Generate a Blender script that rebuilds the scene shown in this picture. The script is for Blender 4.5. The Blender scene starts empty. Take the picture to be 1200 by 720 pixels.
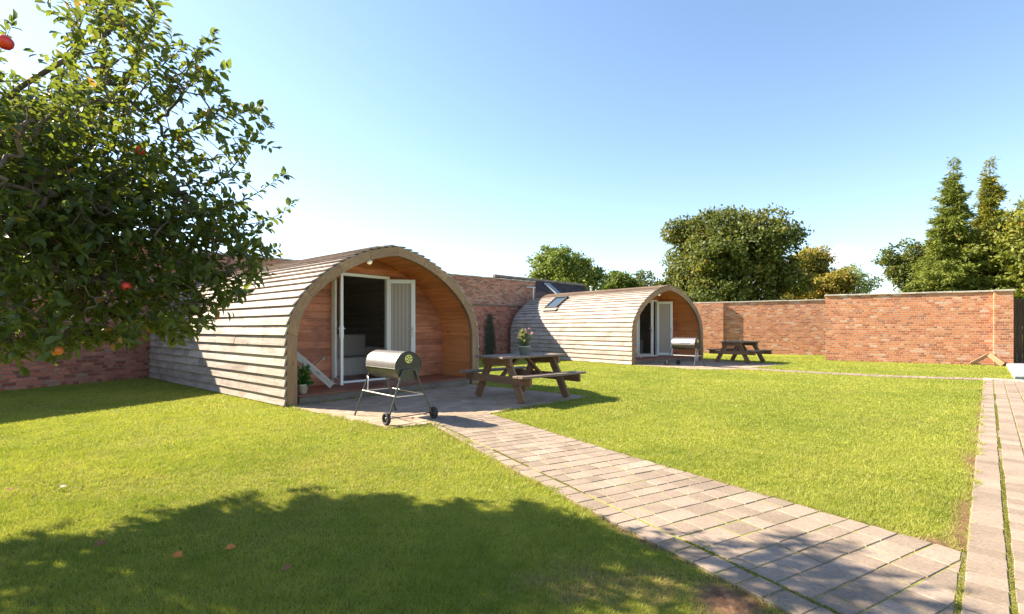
import bpy, math, random
import numpy as np
from mathutils import Vector, Matrix
random.seed(7); rng = np.random.default_rng(7)
R = math.radians
scene = bpy.context.scene
col = scene.collection

# ------------------------------------------------------------------ camera, light, sky
EYE = 1.2; F = 583.0
cam_d = bpy.data.cameras.new('camera'); cam = bpy.data.objects.new('camera', cam_d); col.objects.link(cam)
cam.location = (0, 0, EYE); cam.rotation_euler = (R(90), 0, 0)
cam_d.sensor_width = 36; cam_d.lens = 36*F/1200; cam_d.shift_y = 25/1200
cam_d.clip_start = .05; cam_d.clip_end = 3000
scene.camera = cam
SH = Vector((.947, -.32, 0)).normalized(); ELEV = R(37)
sun_dir = Vector((-SH.x*math.cos(ELEV), -SH.y*math.cos(ELEV), math.sin(ELEV)))
sd = bpy.data.lights.new('sun', 'SUN'); sun = bpy.data.objects.new('sun', sd); col.objects.link(sun)
sd.energy = 5.0; sd.angle = R(.55); sd.color = (1, .895, .71)
sun.rotation_euler = sun_dir.to_track_quat('Z', 'Y').to_euler()
W = bpy.data.worlds.new('World'); scene.world = W; W.use_nodes = True
nt = W.node_tree; nt.nodes.clear()
sky = nt.nodes.new('ShaderNodeTexSky'); sky.sky_type = 'NISHITA'; sky.sun_disc = False
sky.sun_elevation = ELEV; sky.sun_rotation = math.atan2(sun_dir.x, sun_dir.y)
sky.air_density = 1.0; sky.dust_density = .3; sky.ozone_density = 1.35
bgn = nt.nodes.new('ShaderNodeBackground'); bgn.inputs['Strength'].default_value = .085
wo = nt.nodes.new('ShaderNodeOutputWorld')
tc = nt.nodes.new('ShaderNodeTexCoord')
def wn(t, **k):
    n = nt.nodes.new(t)
    for a, b in k.items(): setattr(n, a, b)
    return n
cd = Vector((385/F, 1, 86/F)).normalized()          # one small cumulus low over the trees
vm = wn('ShaderNodeVectorMath', operation='DISTANCE'); vm.inputs[1].default_value = cd
nt.links.new(tc.outputs['Generated'], vm.inputs[0])
nz = wn('ShaderNodeTexNoise'); nz.inputs['Scale'].default_value = 40; nz.inputs['Detail'].default_value = 6
nt.links.new(tc.outputs['Generated'], nz.inputs['Vector'])
ma = wn('ShaderNodeMath', operation='MULTIPLY_ADD'); ma.inputs[1].default_value = .03; nt.links.new(nz.outputs['Fac'], ma.inputs[0]); nt.links.new(vm.outputs['Value'], ma.inputs[2])
mr = wn('ShaderNodeMapRange'); mr.inputs['From Min'].default_value = .038; mr.inputs['From Max'].default_value = .020; mr.inputs['To Max'].default_value = .55
nt.links.new(ma.outputs[0], mr.inputs['Value'])
mx = wn('ShaderNodeMix', data_type='RGBA'); mx.inputs['B'].default_value = (9.5, 9.0, 9.2, 1)
nt.links.new(mr.outputs['Result'], mx.inputs['Factor']); nt.links.new(sky.outputs['Color'], mx.inputs['A'])
nt.links.new(mx.outputs['Result'], bgn.inputs['Color']); nt.links.new(bgn.outputs[0], wo.inputs['Surface'])
vs = scene.view_settings; vs.view_transform = 'Standard'; vs.look = 'None'; vs.gamma = 1; vs.exposure = 1.8; vs.use_curve_mapping = False
scene.render.engine = 'CYCLES'
cy = scene.cycles; cy.use_denoising = True; cy.max_bounces = 8; cy.transparent_max_bounces = 16
try: cy.denoiser = 'OPENIMAGEDENOISE'
except Exception: pass

# ------------------------------------------------------------------ helpers
def gp(x, y):                                        # photo pixel -> ground point
    Z = F*EYE/(y-385); return ((x-600)/F*Z, Z)
def tag(o, label=None, cat=None, group=None, kind=None):
    if label: o['label'] = label
    if cat: o['category'] = cat
    if group: o['group'] = group
    if kind: o['kind'] = kind
    return o
def empty(name, loc=(0, 0, 0), rz=0, parent=None):
    o = bpy.data.objects.new(name, None); col.objects.link(o); o.location = loc; o.rotation_euler = (0, 0, rz)
    o.empty_display_size = .1
    if parent: o.parent = parent
    return o
class MB:
    def __init__(s): s.v = []; s.f = []; s.uv = []; s.r = []; s.sm = []
    def add(s, vs_, fs, fr=None, rnd=0., smooth=False):
        b = len(s.v); vs_ = [Vector(v) for v in vs_]
        s.v += [tuple(v) for v in vs_]
        if fr is None: fr = (Vector((1, 0, 0)), Vector((0, 1, 0)), Vector((0, 0, 1)))
        A, B, C = fr
        for f in fs:
            n = Vector((0, 0, 0)); k = len(f)
            for i in range(k):
                p, q = vs_[f[i]], vs_[f[(i+1) % k]]
                n += Vector(((p.y-q.y)*(p.z+q.z), (p.z-q.z)*(p.x+q.x), (p.x-q.x)*(p.y+q.y)))
            if n.length > 0: n.normalize()
            na, nb, nc = abs(n.dot(A)), abs(n.dot(B)), abs(n.dot(C))
            U, V = (B, C) if na > .7 else ((A, C) if nb > nc else (A, B))
            s.f.append([b+i for i in f]); s.r.append(rnd); s.sm.append(smooth)
            for i in f: s.uv.append((vs_[i].dot(U), vs_[i].dot(V)))
    def box(s, c, size, rot=None, rnd=None, taper=None, masonry=False):
        M = rot if rot is not None else Matrix.Identity(3)
        c = Vector(c); hx, hy, hz = [q/2 for q in size]
        vs_ = []
        for z in (-1, 1):
            t = 1 if (taper is None or z < 0) else taper
            for x, y in ((-1, -1), (1, -1), (1, 1), (-1, 1)): vs_.append(c + M @ Vector((x*hx*t, y*hy*t, z*hz)))
        ax = sorted(range(3), key=lambda i: -size[i]); cols = [M.col[i].copy() for i in range(3)]
        fr = tuple(cols[i] for i in ax) if not masonry else tuple(cols)
        s.add(vs_, [(0, 3, 2, 1), (4, 5, 6, 7), (0, 1, 5, 4), (1, 2, 6, 5), (2, 3, 7, 6), (3, 0, 4, 7)], fr, random.random() if rnd is None else rnd)
    def beam(s, p, q, w, t, up=(0, 0, 1), rnd=None):   # board from p to q, w across 'up', t thick
        p = Vector(p); q = Vector(q); a = (q-p); L = a.length; a.normalize()
        b = Vector(up).cross(a).normalized(); c = a.cross(b)
        s.box((p+q)/2, (L, t, w), Matrix((a, b, c)).transposed(), rnd)
    def tube(s, pts, r, n=8, rnd=0., cap=True):
        pts = [Vector(p) for p in pts]; rr = r if isinstance(r, (list, tuple)) else [r]*len(pts)
        vs_ = []; prev = None
        for i, p in enumerate(pts):
            d = (pts[min(i+1, len(pts)-1)]-pts[max(i-1, 0)]).normalized()
            if prev is None: x = d.orthogonal().normalized()
            else: x = (prev - d*prev.dot(d)).normalized()
            prev = x; y = d.cross(x)
            for k in range(n):
                a = 2*math.pi*k/n; vs_.append(p + (x*math.cos(a)+y*math.sin(a))*rr[i])
        fs = []
        for i in range(len(pts)-1):
            for k in range(n): fs.append((i*n+k, i*n+(k+1) % n, (i+1)*n+(k+1) % n, (i+1)*n+k))
        s.add(vs_, fs, None, rnd, True)
        if cap:
            m = (len(pts)-1)*n
            s.add(vs_, [tuple(range(n-1, -1, -1)), tuple(m+k for k in range(n))], None, rnd)
    def lathe(s, prof, c=(0, 0, 0), rot=None, n=20, rnd=0., smooth=True):
        M = rot if rot is not None else Matrix.Identity(3); c = Vector(c); vs_ = []
        for (r_, z) in prof:
            for k in range(n):
                a = 2*math.pi*k/n; vs_.append(c + M @ Vector((r_*math.cos(a), r_*math.sin(a), z)))
        fs = []
        for i in range(len(prof)-1):
            for k in range(n): fs.append((i*n+k, i*n+(k+1) % n, (i+1)*n+(k+1) % n, (i+1)*n+k))
        s.add(vs_, fs, None, rnd, smooth)
    def build(s, name, mat, parent=None, bevel=0):
        me = bpy.data.meshes.new(name); me.from_pydata(s.v, [], s.f)
        uvl = me.uv_layers.new(name='UVMap'); uvl.data.foreach_set('uv', np.array(s.uv, dtype=np.float32).ravel())
        at = me.attributes.new('rnd', 'FLOAT', 'FACE'); at.data.foreach_set('value', np.array(s.r, dtype=np.float32))
        me.polygons.foreach_set('use_smooth', s.sm)
        me.materials.append(mat); me.update()
        o = bpy.data.objects.new(name, me); col.objects.link(o)
        if parent: o.parent = parent
        if bevel:
            m = o.modifiers.new('bevel', 'BEVEL'); m.width = bevel; m.segments = 1; m.limit_method = 'ANGLE'; m.angle_limit = R(40)
        return o
def rotz(a): return Matrix.Rotation(a, 3, 'Z')
def np_mesh(name, verts, faces_idx, sizes, mat, rnd=None, parent=None, smooth=False, colr=None):
    me = bpy.data.meshes.new(name)
    me.vertices.add(len(verts)); me.vertices.foreach_set('co', np.ascontiguousarray(verts, dtype=np.float32).ravel())
    me.loops.add(len(faces_idx)); me.loops.foreach_set('vertex_index', np.ascontiguousarray(faces_idx, dtype=np.int32))
    me.polygons.add(len(sizes)); st = np.concatenate([[0], np.cumsum(sizes)[:-1]])
    me.polygons.foreach_set('loop_start', st.astype(np.int32))
    try: me.polygons.foreach_set('loop_total', np.asarray(sizes, dtype=np.int32))
    except Exception: pass
    if rnd is not None:
        at = me.attributes.new('rnd', 'FLOAT', 'FACE'); at.data.foreach_set('value', np.asarray(rnd, dtype=np.float32))
    if colr is not None:
        at = me.attributes.new('tint', 'FLOAT_COLOR', 'POINT'); at.data.foreach_set('color', np.ascontiguousarray(colr, dtype=np.float32).ravel())
    if smooth: me.polygons.foreach_set('use_smooth', np.ones(len(sizes), dtype=bool))
    me.materials.append(mat); me.update(calc_edges=True)
    o = bpy.data.objects.new(name, me); col.objects.link(o)
    if parent: o.parent = parent
    return o
def scatter(name, tv, tf, pos, X, Y, Zv, scale, mat, rnd, parent=None, smooth=False):
    """tv template verts, tf faces; pos (N,3), basis vectors (N,3) each, scale (N,)"""
    tv = np.array(tv, float); N = len(pos); k = len(tv)
    V = (tv[None, :, 0, None]*X[:, None, :] + tv[None, :, 1, None]*Y[:, None, :] + tv[None, :, 2, None]*Zv[:, None, :])*scale[:, None, None] + pos[:, None, :]
    flat = np.concatenate([np.array(f) for f in tf]); sz = np.array([len(f) for f in tf])
    idx = (flat[None, :] + (np.arange(N)*k)[:, None]).ravel()
    return np_mesh(name, V.reshape(-1, 3), idx, np.tile(sz, N), mat, np.repeat(rnd, len(tf)), parent, smooth)
def unit(a): return a/np.maximum(np.linalg.norm(a, axis=-1, keepdims=True), 1e-9)
def basis(d, up):                                     # X along d, Z close to up
    X = unit(d); Y = unit(np.cross(up, X)); Z = np.cross(X, Y); return X, Y, Z

# ------------------------------------------------------------------ materials
class NT:
    def __init__(s, name):
        s.m = bpy.data.materials.new(name); s.m.use_nodes = True; s.t = s.m.node_tree
        s.b = s.t.nodes['Principled BSDF']; s.o = s.t.nodes['Material Output']
    def n(s, t, ins=None, **k):
        n = s.t.nodes.new(t)
        for a, b in k.items(): setattr(n, a, b)
        for a, b in (ins or {}).items():
            if hasattr(b, 'is_output') or isinstance(b, bpy.types.NodeSocket): s.t.links.new(b, n.inputs[a])
            else: n.inputs[a].default_value = b
        return n
    def l(s, a, b): s.t.links.new(a, b)
    def attr(s, name, out='Fac'): return s.n('ShaderNodeAttribute', attribute_name=name).outputs[out]
    def math(s, op, a, b=0., c=0.): return s.n('ShaderNodeMath', {0: a, 1: b, 2: c}, operation=op).outputs[0]
    def ramp(s, fac, stops):
        r = s.n('ShaderNodeValToRGB', {'Fac': fac}); e = r.color_ramp.elements
        while len(e) < len(stops): e.new(.5)
        for i, (p, c) in enumerate(stops): e[i].position = p; e[i].color = (*c, 1) if len(c) == 3 else c
        return r.outputs['Color']
    def mix(s, fac, a, b, mode='MIX'):
        return s.n('ShaderNodeMix', {'Factor': fac, 'A': a if not isinstance(a, tuple) else (*a, 1)[:4], 'B': b if not isinstance(b, tuple) else (*b, 1)[:4]}, data_type='RGBA', blend_type=mode).outputs['Result']
    def noise(s, vec, scale, detail=4, rough=.55, dist=0):
        ins = {'Scale': scale, 'Detail': detail, 'Roughness': rough, 'Distortion': dist}
        if vec is not None: ins['Vector'] = vec
        return s.n('ShaderNodeTexNoise', ins).outputs['Fac']
    def vscale(s, vec, sc): return s.n('ShaderNodeVectorMath', {0: vec, 1: sc}, operation='MULTIPLY').outputs[0]
    def vadd(s, a, b): return s.n('ShaderNodeVectorMath', {0: a, 1: b}, operation='ADD').outputs[0]
    def comb(s, x, y, z=0.): return s.n('ShaderNodeCombineXYZ', {0: x, 1: y, 2: z}).outputs[0]
    def bump(s, h, st, dist=.01):
        b = s.n('ShaderNodeBump', {'Height': h, 'Strength': st, 'Distance': dist}); s.l(b.outputs[0], s.b.inputs['Normal'])
    def base(s, c, rough=None, spec=None):
        if isinstance(c, tuple): s.b.inputs['Base Color'].default_value = (*c, 1)[:4]
        else: s.l(c, s.b.inputs['Base Color'])
        if rough is not None:
            if isinstance(rough, (int, float)): s.b.inputs['Roughness'].default_value = rough
            else: s.l(rough, s.b.inputs['Roughness'])
        if spec is not None: s.b.inputs['Specular IOR Level'].default_value = spec
        return s.m
def plain(name, c, rough=.5, metal=0., spec=None, noise_amt=.12, nscale=20):
    N = NT(name); tcn = N.n('ShaderNodeTexCoord').outputs['Object']
    f = N.noise(tcn, nscale, 5)
    k = N.ramp(f, [(.3, tuple(q*(1-noise_amt) for q in c)), (.7, tuple(min(1, q*(1+noise_amt)) for q in c))])
    N.base(k, rough, spec); N.b.inputs['Metallic'].default_value = metal
    return N.m
def wood(name, dark, light, stain=None, stain_amt=.3, rough=.75, var=.5, grain=28, bumps=.35, spec=.25, nails=False):
    N = NT(name); uv = N.n('ShaderNodeUVMap').outputs[0]; rn = N.attr('rnd')
    off = N.comb(N.math('MULTIPLY', rn, 37.), N.math('MULTIPLY', rn, 91.))
    p = N.vadd(uv, off)
    g1 = N.noise(N.vscale(p, (1.6, grain, 1)), 1., 6, .65, .25)
    g2 = N.noise(N.vscale(p, (.9, 5, 1)), 1., 4, .6)
    fac = N.math('ADD', N.math('MULTIPLY', g1, .6), N.math('MULTIPLY', g2, .4))
    c = N.ramp(fac, [(.32, dark), (.62, light)])
    br = N.n('ShaderNodeMapRange', {'Value': rn, 'To Min': 1-var/2, 'To Max': 1+var/2}).outputs[0]
    c = N.mix(1., c, N.comb(br, br, br), 'MULTIPLY')
    if stain:
        s1 = N.noise(N.vscale(p, (1.3, 2.2, 1)), 1.3, 5, .7)
        m = N.math('MULTIPLY', N.n('ShaderNodeMapRange', {'Value': s1, 'From Min': .47, 'From Max': .66}).outputs[0], stain_amt)
        c = N.mix(m, c, stain)
    if nails:                                            # rows of rusty nail heads with short weep stains
        sp3 = N.n('ShaderNodeSeparateXYZ', {0: uv}); fu = N.math('ABSOLUTE', N.math('SUBTRACT', N.math('FRACT', N.math('DIVIDE', sp3.outputs[0], .61)), .5))
        band = N.n('ShaderNodeMapRange', {'Value': fu, 'From Min': .022, 'From Max': .006}).outputs[0]
        nn_ = N.n('ShaderNodeMapRange', {'Value': N.noise(N.vscale(p, (3., 16., 1)), 1.7, 4, .7), 'From Min': .44, 'From Max': .60}).outputs[0]
        c = N.mix(N.math('MULTIPLY', N.math('MULTIPLY', band, nn_), .75), c, tuple(q*.4 for q in dark))
    # knots
    vo = N.n('ShaderNodeTexVoronoi', {'Vector': N.vscale(p, (1.6, 5.5, 1)), 'Scale': 1.}, feature='F1').outputs['Distance']
    kn = N.n('ShaderNodeMapRange', {'Value': vo, 'From Min': .05, 'From Max': .10, 'To Min': .65, 'To Max': 0.}).outputs[0]
    c = N.mix(kn, c, tuple(q*.35 for q in dark))
    N.base(c, rough, spec); N.bump(g1, bumps, .004)
    return N.m
M = {}
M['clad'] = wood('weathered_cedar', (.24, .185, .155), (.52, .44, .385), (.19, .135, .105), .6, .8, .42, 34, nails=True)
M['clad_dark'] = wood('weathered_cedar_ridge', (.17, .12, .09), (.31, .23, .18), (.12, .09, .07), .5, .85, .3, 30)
M['trim'] = wood('arch_timber', (.20, .115, .06), (.41, .25, .145), (.22, .15, .10), .5, .7, .3, 22)
M['deck'] = wood('deck_timber', (.10, .075, .06), (.21, .165, .13), (.07, .06, .05), .5, .7, .3, 25)
M['deck_red'] = wood('porch_floor', (.17, .05, .028), (.30, .10, .055), (.12, .06, .04), .5, .42, .25, 25, spec=.5)
M['lining'] = wood('pine_lining', (.60, .20, .07), (.82, .35, .14), (.60, .22, .07), .4, .55, .22, 20, .2)
M['red_clad'] = wood('stained_cladding', (.34, .11, .055), (.60, .25, .14), (.24, .09, .06), .7, .6, .5, 18, .3)
M['table'] = wood('table_timber', (.12, .058, .03), (.29, .16, .09), (.18, .14, .10), .45, .7, .35, 25)
M['table_top'] = wood('table_top_timber', (.13, .09, .07), (.27, .20, .155), (.09, .065, .05), .5, .7, .3, 25)
M['pale_wood'] = wood('pale_raw_wood', (.34, .29, .25), (.58, .52, .46), None, 0, .7, .3, 20)
M['prop_wood'] = wood('prop_wood', (.26, .13, .07), (.45, .26, .15), None, 0, .7, .3, 20)
M['gate'] = wood('dark_gate_boards', (.05, .032, .025), (.10, .065, .05), (.04, .03, .025), .4, .8, .4, 25)
M['upvc'] = plain('white_door_frame', (.78, .77, .74), .3, noise_amt=.03)
M['dark_room'] = wood('interior_panelling', (.34, .29, .26), (.52, .45, .40), None, 0, .6, .2, 10)
M['black'] = plain('black_enamel', (.018, .018, .017), .42, noise_amt=.3)
M['olive'] = plain('smoked_barrel_enamel', (.035, .036, .024), .38, noise_amt=.3)
M['lid'] = plain('barbecue_lid_metal', (.40, .375, .36), .33, .75, noise_amt=.1)
M['chrome'] = plain('chromed_wire', (.62, .6, .57), .28, .9, noise_amt=.1)
M['tube'] = plain('dark_tube', (.085, .085, .08), .35, .5, noise_amt=.2)
M['yellow'] = plain('yellow_vent_paint', (.62, .58, .16), .45)
M['rubber'] = plain('black_rubber', (.03, .03, .03), .8)
M['pot_white'] = plain('pale_pot', (.56, .54, .50), .5)
M['pot_grey'] = plain('grey_glazed_pot', (.30, .32, .29), .4)
M['soil'] = plain('potting_soil', (.05, .035, .025), .95)
M['sofa'] = plain('grey_upholstery', (.60, .52, .46), .9)
M['metal_pale'] = plain('galvanised_metal', (.55, .55, .54), .4, .6)
M['lead'] = plain('skylight_flashing', (.30, .255, .22), .55, .3)
M['dark_frame'] = plain('skylight_frame', (.06, .05, .045), .5)
M['brass'] = plain('brown_key_tag', (.42, .16, .05), .5)
M['plaster'] = plain('blind_fabric', (.42, .34, .29), .9)
M['concrete'] = plain('grey_concrete', (.34, .33, .32), .85, noise_amt=.25, nscale=8)
M['coping'] = plain('pale_coping_stone', (.42, .38, .33), .9, noise_amt=.35, nscale=6)
M['bark'] = plain('bark', (.10, .075, .055), .9, noise_amt=.45, nscale=12)
M['apple'] = plain('red_apple_skin', (.55, .035, .02), .3, noise_amt=.4, nscale=14)
M['apple2'] = plain('orange_apple_skin', (.68, .16, .03), .3, noise_amt=.3, nscale=14)
def mk_glass():
    N = NT('window_glass'); N.base((.9, .93, .93), .02); N.b.inputs['Transmission Weight'].default_value = 1; N.b.inputs['IOR'].default_value = 1.1
    return N.m
M['glass'] = mk_glass()
def mk_skyglass():
    N = NT('roof_window_glass'); N.base((.05, .07, .09), .05); N.b.inputs['Specular IOR Level'].default_value = 1.; return N.m
M['skyglass'] = mk_skyglass()
def mk_blind():
    N = NT('slatted_blind'); uv = N.n('ShaderNodeUVMap').outputs[0]
    w = N.n('ShaderNodeTexWave', {'Vector': uv, 'Scale': 7., 'Distortion': .2}, wave_type='BANDS', bands_direction='X').outputs['Fac']
    w2 = N.n('ShaderNodeTexWave', {'Vector': uv, 'Scale': 4.2, 'Distortion': .4}, wave_type='BANDS', bands_direction='Y').outputs['Fac']
    c = N.mix(N.math('MULTIPLY', w2, .6), (.50, .38, .32), (.74, .64, .56)); c = N.mix(N.math('MULTIPLY', w, .06), c, (.3, .22, .18))
    return N.base(c, .9)
M['blind'] = mk_blind()
def mk_bulb():
    N = NT('lamp_lens'); N.base((.8, .7, .5), .4); N.b.inputs['Emission Color'].default_value = (1, .8, .5, 1); N.b.inputs['Emission Strength'].default_value = .15; return N.m
M['bulb'] = mk_bulb()
def brick_mat(name, c1, c2, mortar, dark, pale, soot=.25, pale_amt=.25, scale=1.):
    N = NT(name); uv = N.n('ShaderNodeUVMap').outputs[0]
    wob = N.n('ShaderNodeTexNoise', {'Vector': uv, 'Scale': 2.2, 'Detail': 3.}).outputs['Color']
    wob = N.vscale(N.vadd(wob, (-.5, -.5, -.5)), (.02, .018, 0))
    fine = N.n('ShaderNodeTexNoise', {'Vector': uv, 'Scale': 45., 'Detail': 3.}).outputs['Color']
    fine = N.vscale(N.vadd(fine, (-.5, -.5, -.5)), (.012, .010, 0))
    p = N.vadd(N.vadd(uv, wob), fine)
    def br(a, b, m, ms=.009):
        n = N.n('ShaderNodeTexBrick', {'Vector': p, 'Color1': (*a, 1), 'Color2': (*b, 1), 'Mortar': (*m, 1), 'Scale': 1., 'Mortar Size': ms, 'Mortar Smooth': .35, 'Bias': 0., 'Brick Width': .225*scale, 'Row Height': .075*scale})
        n.offset = .5; n.squash = .5; n.squash_frequency = 4
        return n
    b1 = br(c1, c2, mortar)
    b2 = br((0, 0, 0), (1, 1, 1), (.5, .5, .5))
    rv = N.n('ShaderNodeSeparateColor', {'Color': b2.outputs['Color']}).outputs[0]
    cc = N.ramp(rv, [(0., tuple((a+b)/2 for a, b in zip(dark, c1))), (.12, tuple(a*.3+b*.7 for a, b in zip(dark, c1))), (.25, c1), (.5, c2), (.72, tuple((a+b)/2*1.12 for a, b in zip(c1, c2))), (.88, tuple(q*1.22 for q in c2)), (1., pale)])
    cc = N.mix(b1.outputs['Fac'], cc, mortar)
    grime = N.noise(uv, 1.1, 6, .7)
    g = N.math('MULTIPLY', N.n('ShaderNodeMapRange', {'Value': grime, 'From Min': .5, 'From Max': .72}).outputs[0], soot)
    cc = N.mix(g, cc, dark)
    bl = N.noise(N.vadd(uv, (9., 3., 0)), 3.2, 7, .75)
    g2 = N.math('MULTIPLY', N.n('ShaderNodeMapRange', {'Value': bl, 'From Min': .50, 'From Max': .66}).outputs[0], pale_amt)
    cc = N.mix(g2, cc, pale)
    sp = N.noise(uv, 30., 5, .7)
    cc = N.mix(1., cc, N.ramp(sp, [(.3, (.68, .68, .68)), (.7, (1.2, 1.2, 1.2))]), 'MULTIPLY')
    N.base(cc, .92, .15)
    h = N.math('ADD', N.math('MULTIPLY', b1.outputs['Fac'], -.8), N.math('MULTIPLY', sp, .6))
    N.bump(h, .8, .012)
    return N.m
M['brick_sun'] = brick_mat('garden_brick', (.45, .14, .065), (.54, .22, .11), (.48, .34, .25), (.17, .10, .085), (.58, .42, .32), .2, .35)
M['brick_old'] = brick_mat('old_red_brick', (.42, .12, .07), (.53, .19, .12), (.30, .23, .19), (.10, .055, .05), (.42, .24, .18), .35, .2)
M['brick_top'] = brick_mat('weathered_brick', (.38, .14, .085), (.50, .23, .15), (.36, .28, .22), (.12, .075, .06), (.46, .33, .25), .45, .3)
def paver_mat(name, c1, c2, moss_amt=.25):
    N = NT(name); tcn = N.n('ShaderNodeTexCoord').outputs['Object']; rn = N.attr('rnd')
    base_c = N.ramp(rn, [(0., c1), (.5, tuple((a+b)/2 for a, b in zip(c1, c2))), (1., c2)])
    sp = N.noise(tcn, 55., 6, .7); cl = N.noise(tcn, 3., 5, .65)
    c = N.mix(1., base_c, N.ramp(sp, [(.3, (.72, .72, .72)), (.7, (1.2, 1.19, 1.17))]), 'MULTIPLY')
    c = N.mix(1., c, N.ramp(cl, [(.3, (.82, .80, .78)), (.7, (1.08, 1.08, 1.08))]), 'MULTIPLY')
    ms = N.noise(N.vadd(tcn, (5., 2., 0)), 5.5, 8, .8)
    m = N.math('MULTIPLY', N.n('ShaderNodeMapRange', {'Value': ms, 'From Min': .60, 'From Max': .70}).outputs[0], moss_amt)
    c = N.mix(m, c, (.15, .14, .05))
    N.base(c, .88, .2); N.bump(sp, .5, .003)
    return N.m
M['paver'] = paver_mat('buff_block_paver', (.235, .182, .14), (.34, .262, .208), .3)
M['paver_dark'] = paver_mat('patio_block_paver', (.33, .24, .175), (.44, .33, .245), .05)
def joint_mat():
    N = NT('mossy_joint_sand'); tcn = N.n('ShaderNodeTexCoord').outputs['Object']
    f = N.noise(tcn, 2.6, 6, .7); f2 = N.noise(tcn, 60., 3)
    c = N.ramp(f, [(.36, (.19, .145, .10)), (.46, (.22, .18, .10)), (.54, (.25, .235, .07)), (.7, (.29, .28, .07))])
    c = N.mix(1., c, N.ramp(f2, [(.3, (.7, .7, .7)), (.7, (1.2, 1.2, 1.2))]), 'MULTIPLY')
    N.base(c, .95, .1); N.bump(f2, .6, .004); return N.m
M['joint'] = joint_mat()
def ground_mat():
    N = NT('lawn_soil'); tcn = N.n('ShaderNodeTexCoord').outputs['Object']
    f = N.noise(tcn, .55, 6, .65); f2 = N.noise(tcn, 28., 6, .75); f3 = N.noise(tcn, 4., 5, .6)
    g = N.ramp(f, [(.34, (.19, .22, .026)), (.52, (.25, .265, .034)), (.68, (.32, .30, .05))])
    g = N.mix(1., g, N.ramp(f2, [(.3, (.45, .5, .4)), (.5, (.9, .92, .9)), (.72, (1.45, 1.4, 1.3))]), 'MULTIPLY')
    g = N.mix(1., g, N.ramp(f3, [(.3, (.8, .86, .8)), (.7, (1.15, 1.1, 1.1))]), 'MULTIPLY')
    so = N.ramp(N.noise(tcn, 22., 6, .75), [(.3, (.10, .05, .03)), (.55, (.24, .13, .075)), (.75, (.40, .27, .17))])
    d = N.attr('tint', 'Color'); d = N.n('ShaderNodeSeparateColor', {'Color': d}).outputs[0]
    N.base(N.mix(d, g, so), .9, .1); N.bump(f2, 1., .03); return N.m
M['ground'] = ground_mat()
def blade_mat():
    N = NT('grass_blades'); c = N.attr('tint', 'Color'); N.base(c, .5, .25)
    tr = N.n('ShaderNodeBsdfTranslucent', {'Color': N.mix(1., c, (1.25, 1.3, .7), 'MULTIPLY')})
    mxs = N.n('ShaderNodeMixShader', {0: .38, 1: N.b.outputs[0], 2: tr.outputs[0]}); N.l(mxs.outputs[0], N.o.inputs['Surface']); return N.m
M['blade'] = blade_mat()
def leaf_mat(name, stops, trans=(.30, .38, .04), tf=.35, rough=.42, spec=.45):
    N = NT(name); c = N.ramp(N.attr('rnd'), stops); N.base(c, rough, spec)
    t = N.mix(.5, N.mix(1., c, (2.6, 2.4, 1.2), 'MULTIPLY'), trans)
    tr = N.n('ShaderNodeBsdfTranslucent', {'Color': t})
    mxs = N.n('ShaderNodeMixShader', {0: tf, 1: N.b.outputs[0], 2: tr.outputs[0]}); N.l(mxs.outputs[0], N.o.inputs['Surface']); return N.m
M['apple_leaf'] = leaf_mat('apple_leaves', [(0., (.03, .05, .012)), (.45, (.055, .08, .018)), (.85, (.11, .135, .028)), (.95, (.20, .19, .035)), (1., (.32, .15, .05))], (.26, .31, .035), .42, .38)
M['leaf_green'] = leaf_mat('broadleaf_green', [(0., (.06, .095, .02)), (.6, (.125, .165, .035)), (1., (.21, .23, .055))], (.2, .27, .04), .25, .55, .2)
M['leaf_dark'] = leaf_mat('broadleaf_turning', [(0., (.045, .065, .016)), (.55, (.10, .125, .028)), (.85, (.18, .18, .045)), (1., (.28, .19, .06))], (.25, .24, .04), .25, .55, .2)
M['leaf_gold'] = leaf_mat('broadleaf_golden', [(0., (.12, .13, .025)), (.5, (.23, .21, .04)), (1., (.42, .26, .06))], (.36, .28, .05), .3, .55, .2)
M['leaf_golden_green'] = leaf_mat('broadleaf_golden_green', [(0., (.09, .115, .022)), (.5, (.18, .20, .04)), (.9, (.27, .26, .05)), (1., (.38, .22, .06))], (.32, .32, .05), .3, .55, .2)
M['leaf_pale'] = leaf_mat('birch_like_leaves', [(0., (.09, .13, .05)), (.6, (.16, .20, .08)), (1., (.26, .27, .10))], (.3, .33, .1), .3, .55, .2)
M['needle'] = leaf_mat('spruce_needles', [(0., (.09, .125, .022)), (.6, (.17, .20, .04)), (1., (.28, .27, .055))], (.2, .25, .05), .2, .6, .2)
M['needle2'] = leaf_mat('golden_spruce_needles', [(0., (.10, .12, .02)), (.6, (.19, .20, .03)), (.93, (.28, .24, .04)), (1., (.40, .20, .06))], (.3, .3, .05), .2, .6, .2)
M['plant'] = leaf_mat('pot_plant_leaves', [(0., (.03, .09, .02)), (1., (.07, .16, .035))], (.15, .3, .04), .25)
M['heather'] = leaf_mat('grey_green_sprigs', [(0., (.14, .17, .09)), (1., (.26, .27, .16))], (.3, .3, .15), .25)
M['pink'] = leaf_mat('pink_flower', [(0., (.48, .17, .19)), (1., (.65, .36, .34))], (.7, .3, .3), .3)
M['dead_leaf'] = leaf_mat('fallen_leaf_orange', [(0., (.55, .17, .05)), (1., (.62, .22, .07))], (.6, .2, .05), .2, .9, .08)
M['dead_leaf2'] = leaf_mat('fallen_leaf_pale', [(0., (.55, .5, .42)), (1., (.6, .55, .45))], (.5, .4, .3), .2, .9, .08)
M['dead_leaf3'] = leaf_mat('fallen_leaf_brown', [(0., (.20, .10, .045)), (1., (.26, .13, .06))], (.2, .1, .05), .1, .9, .08)
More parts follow.
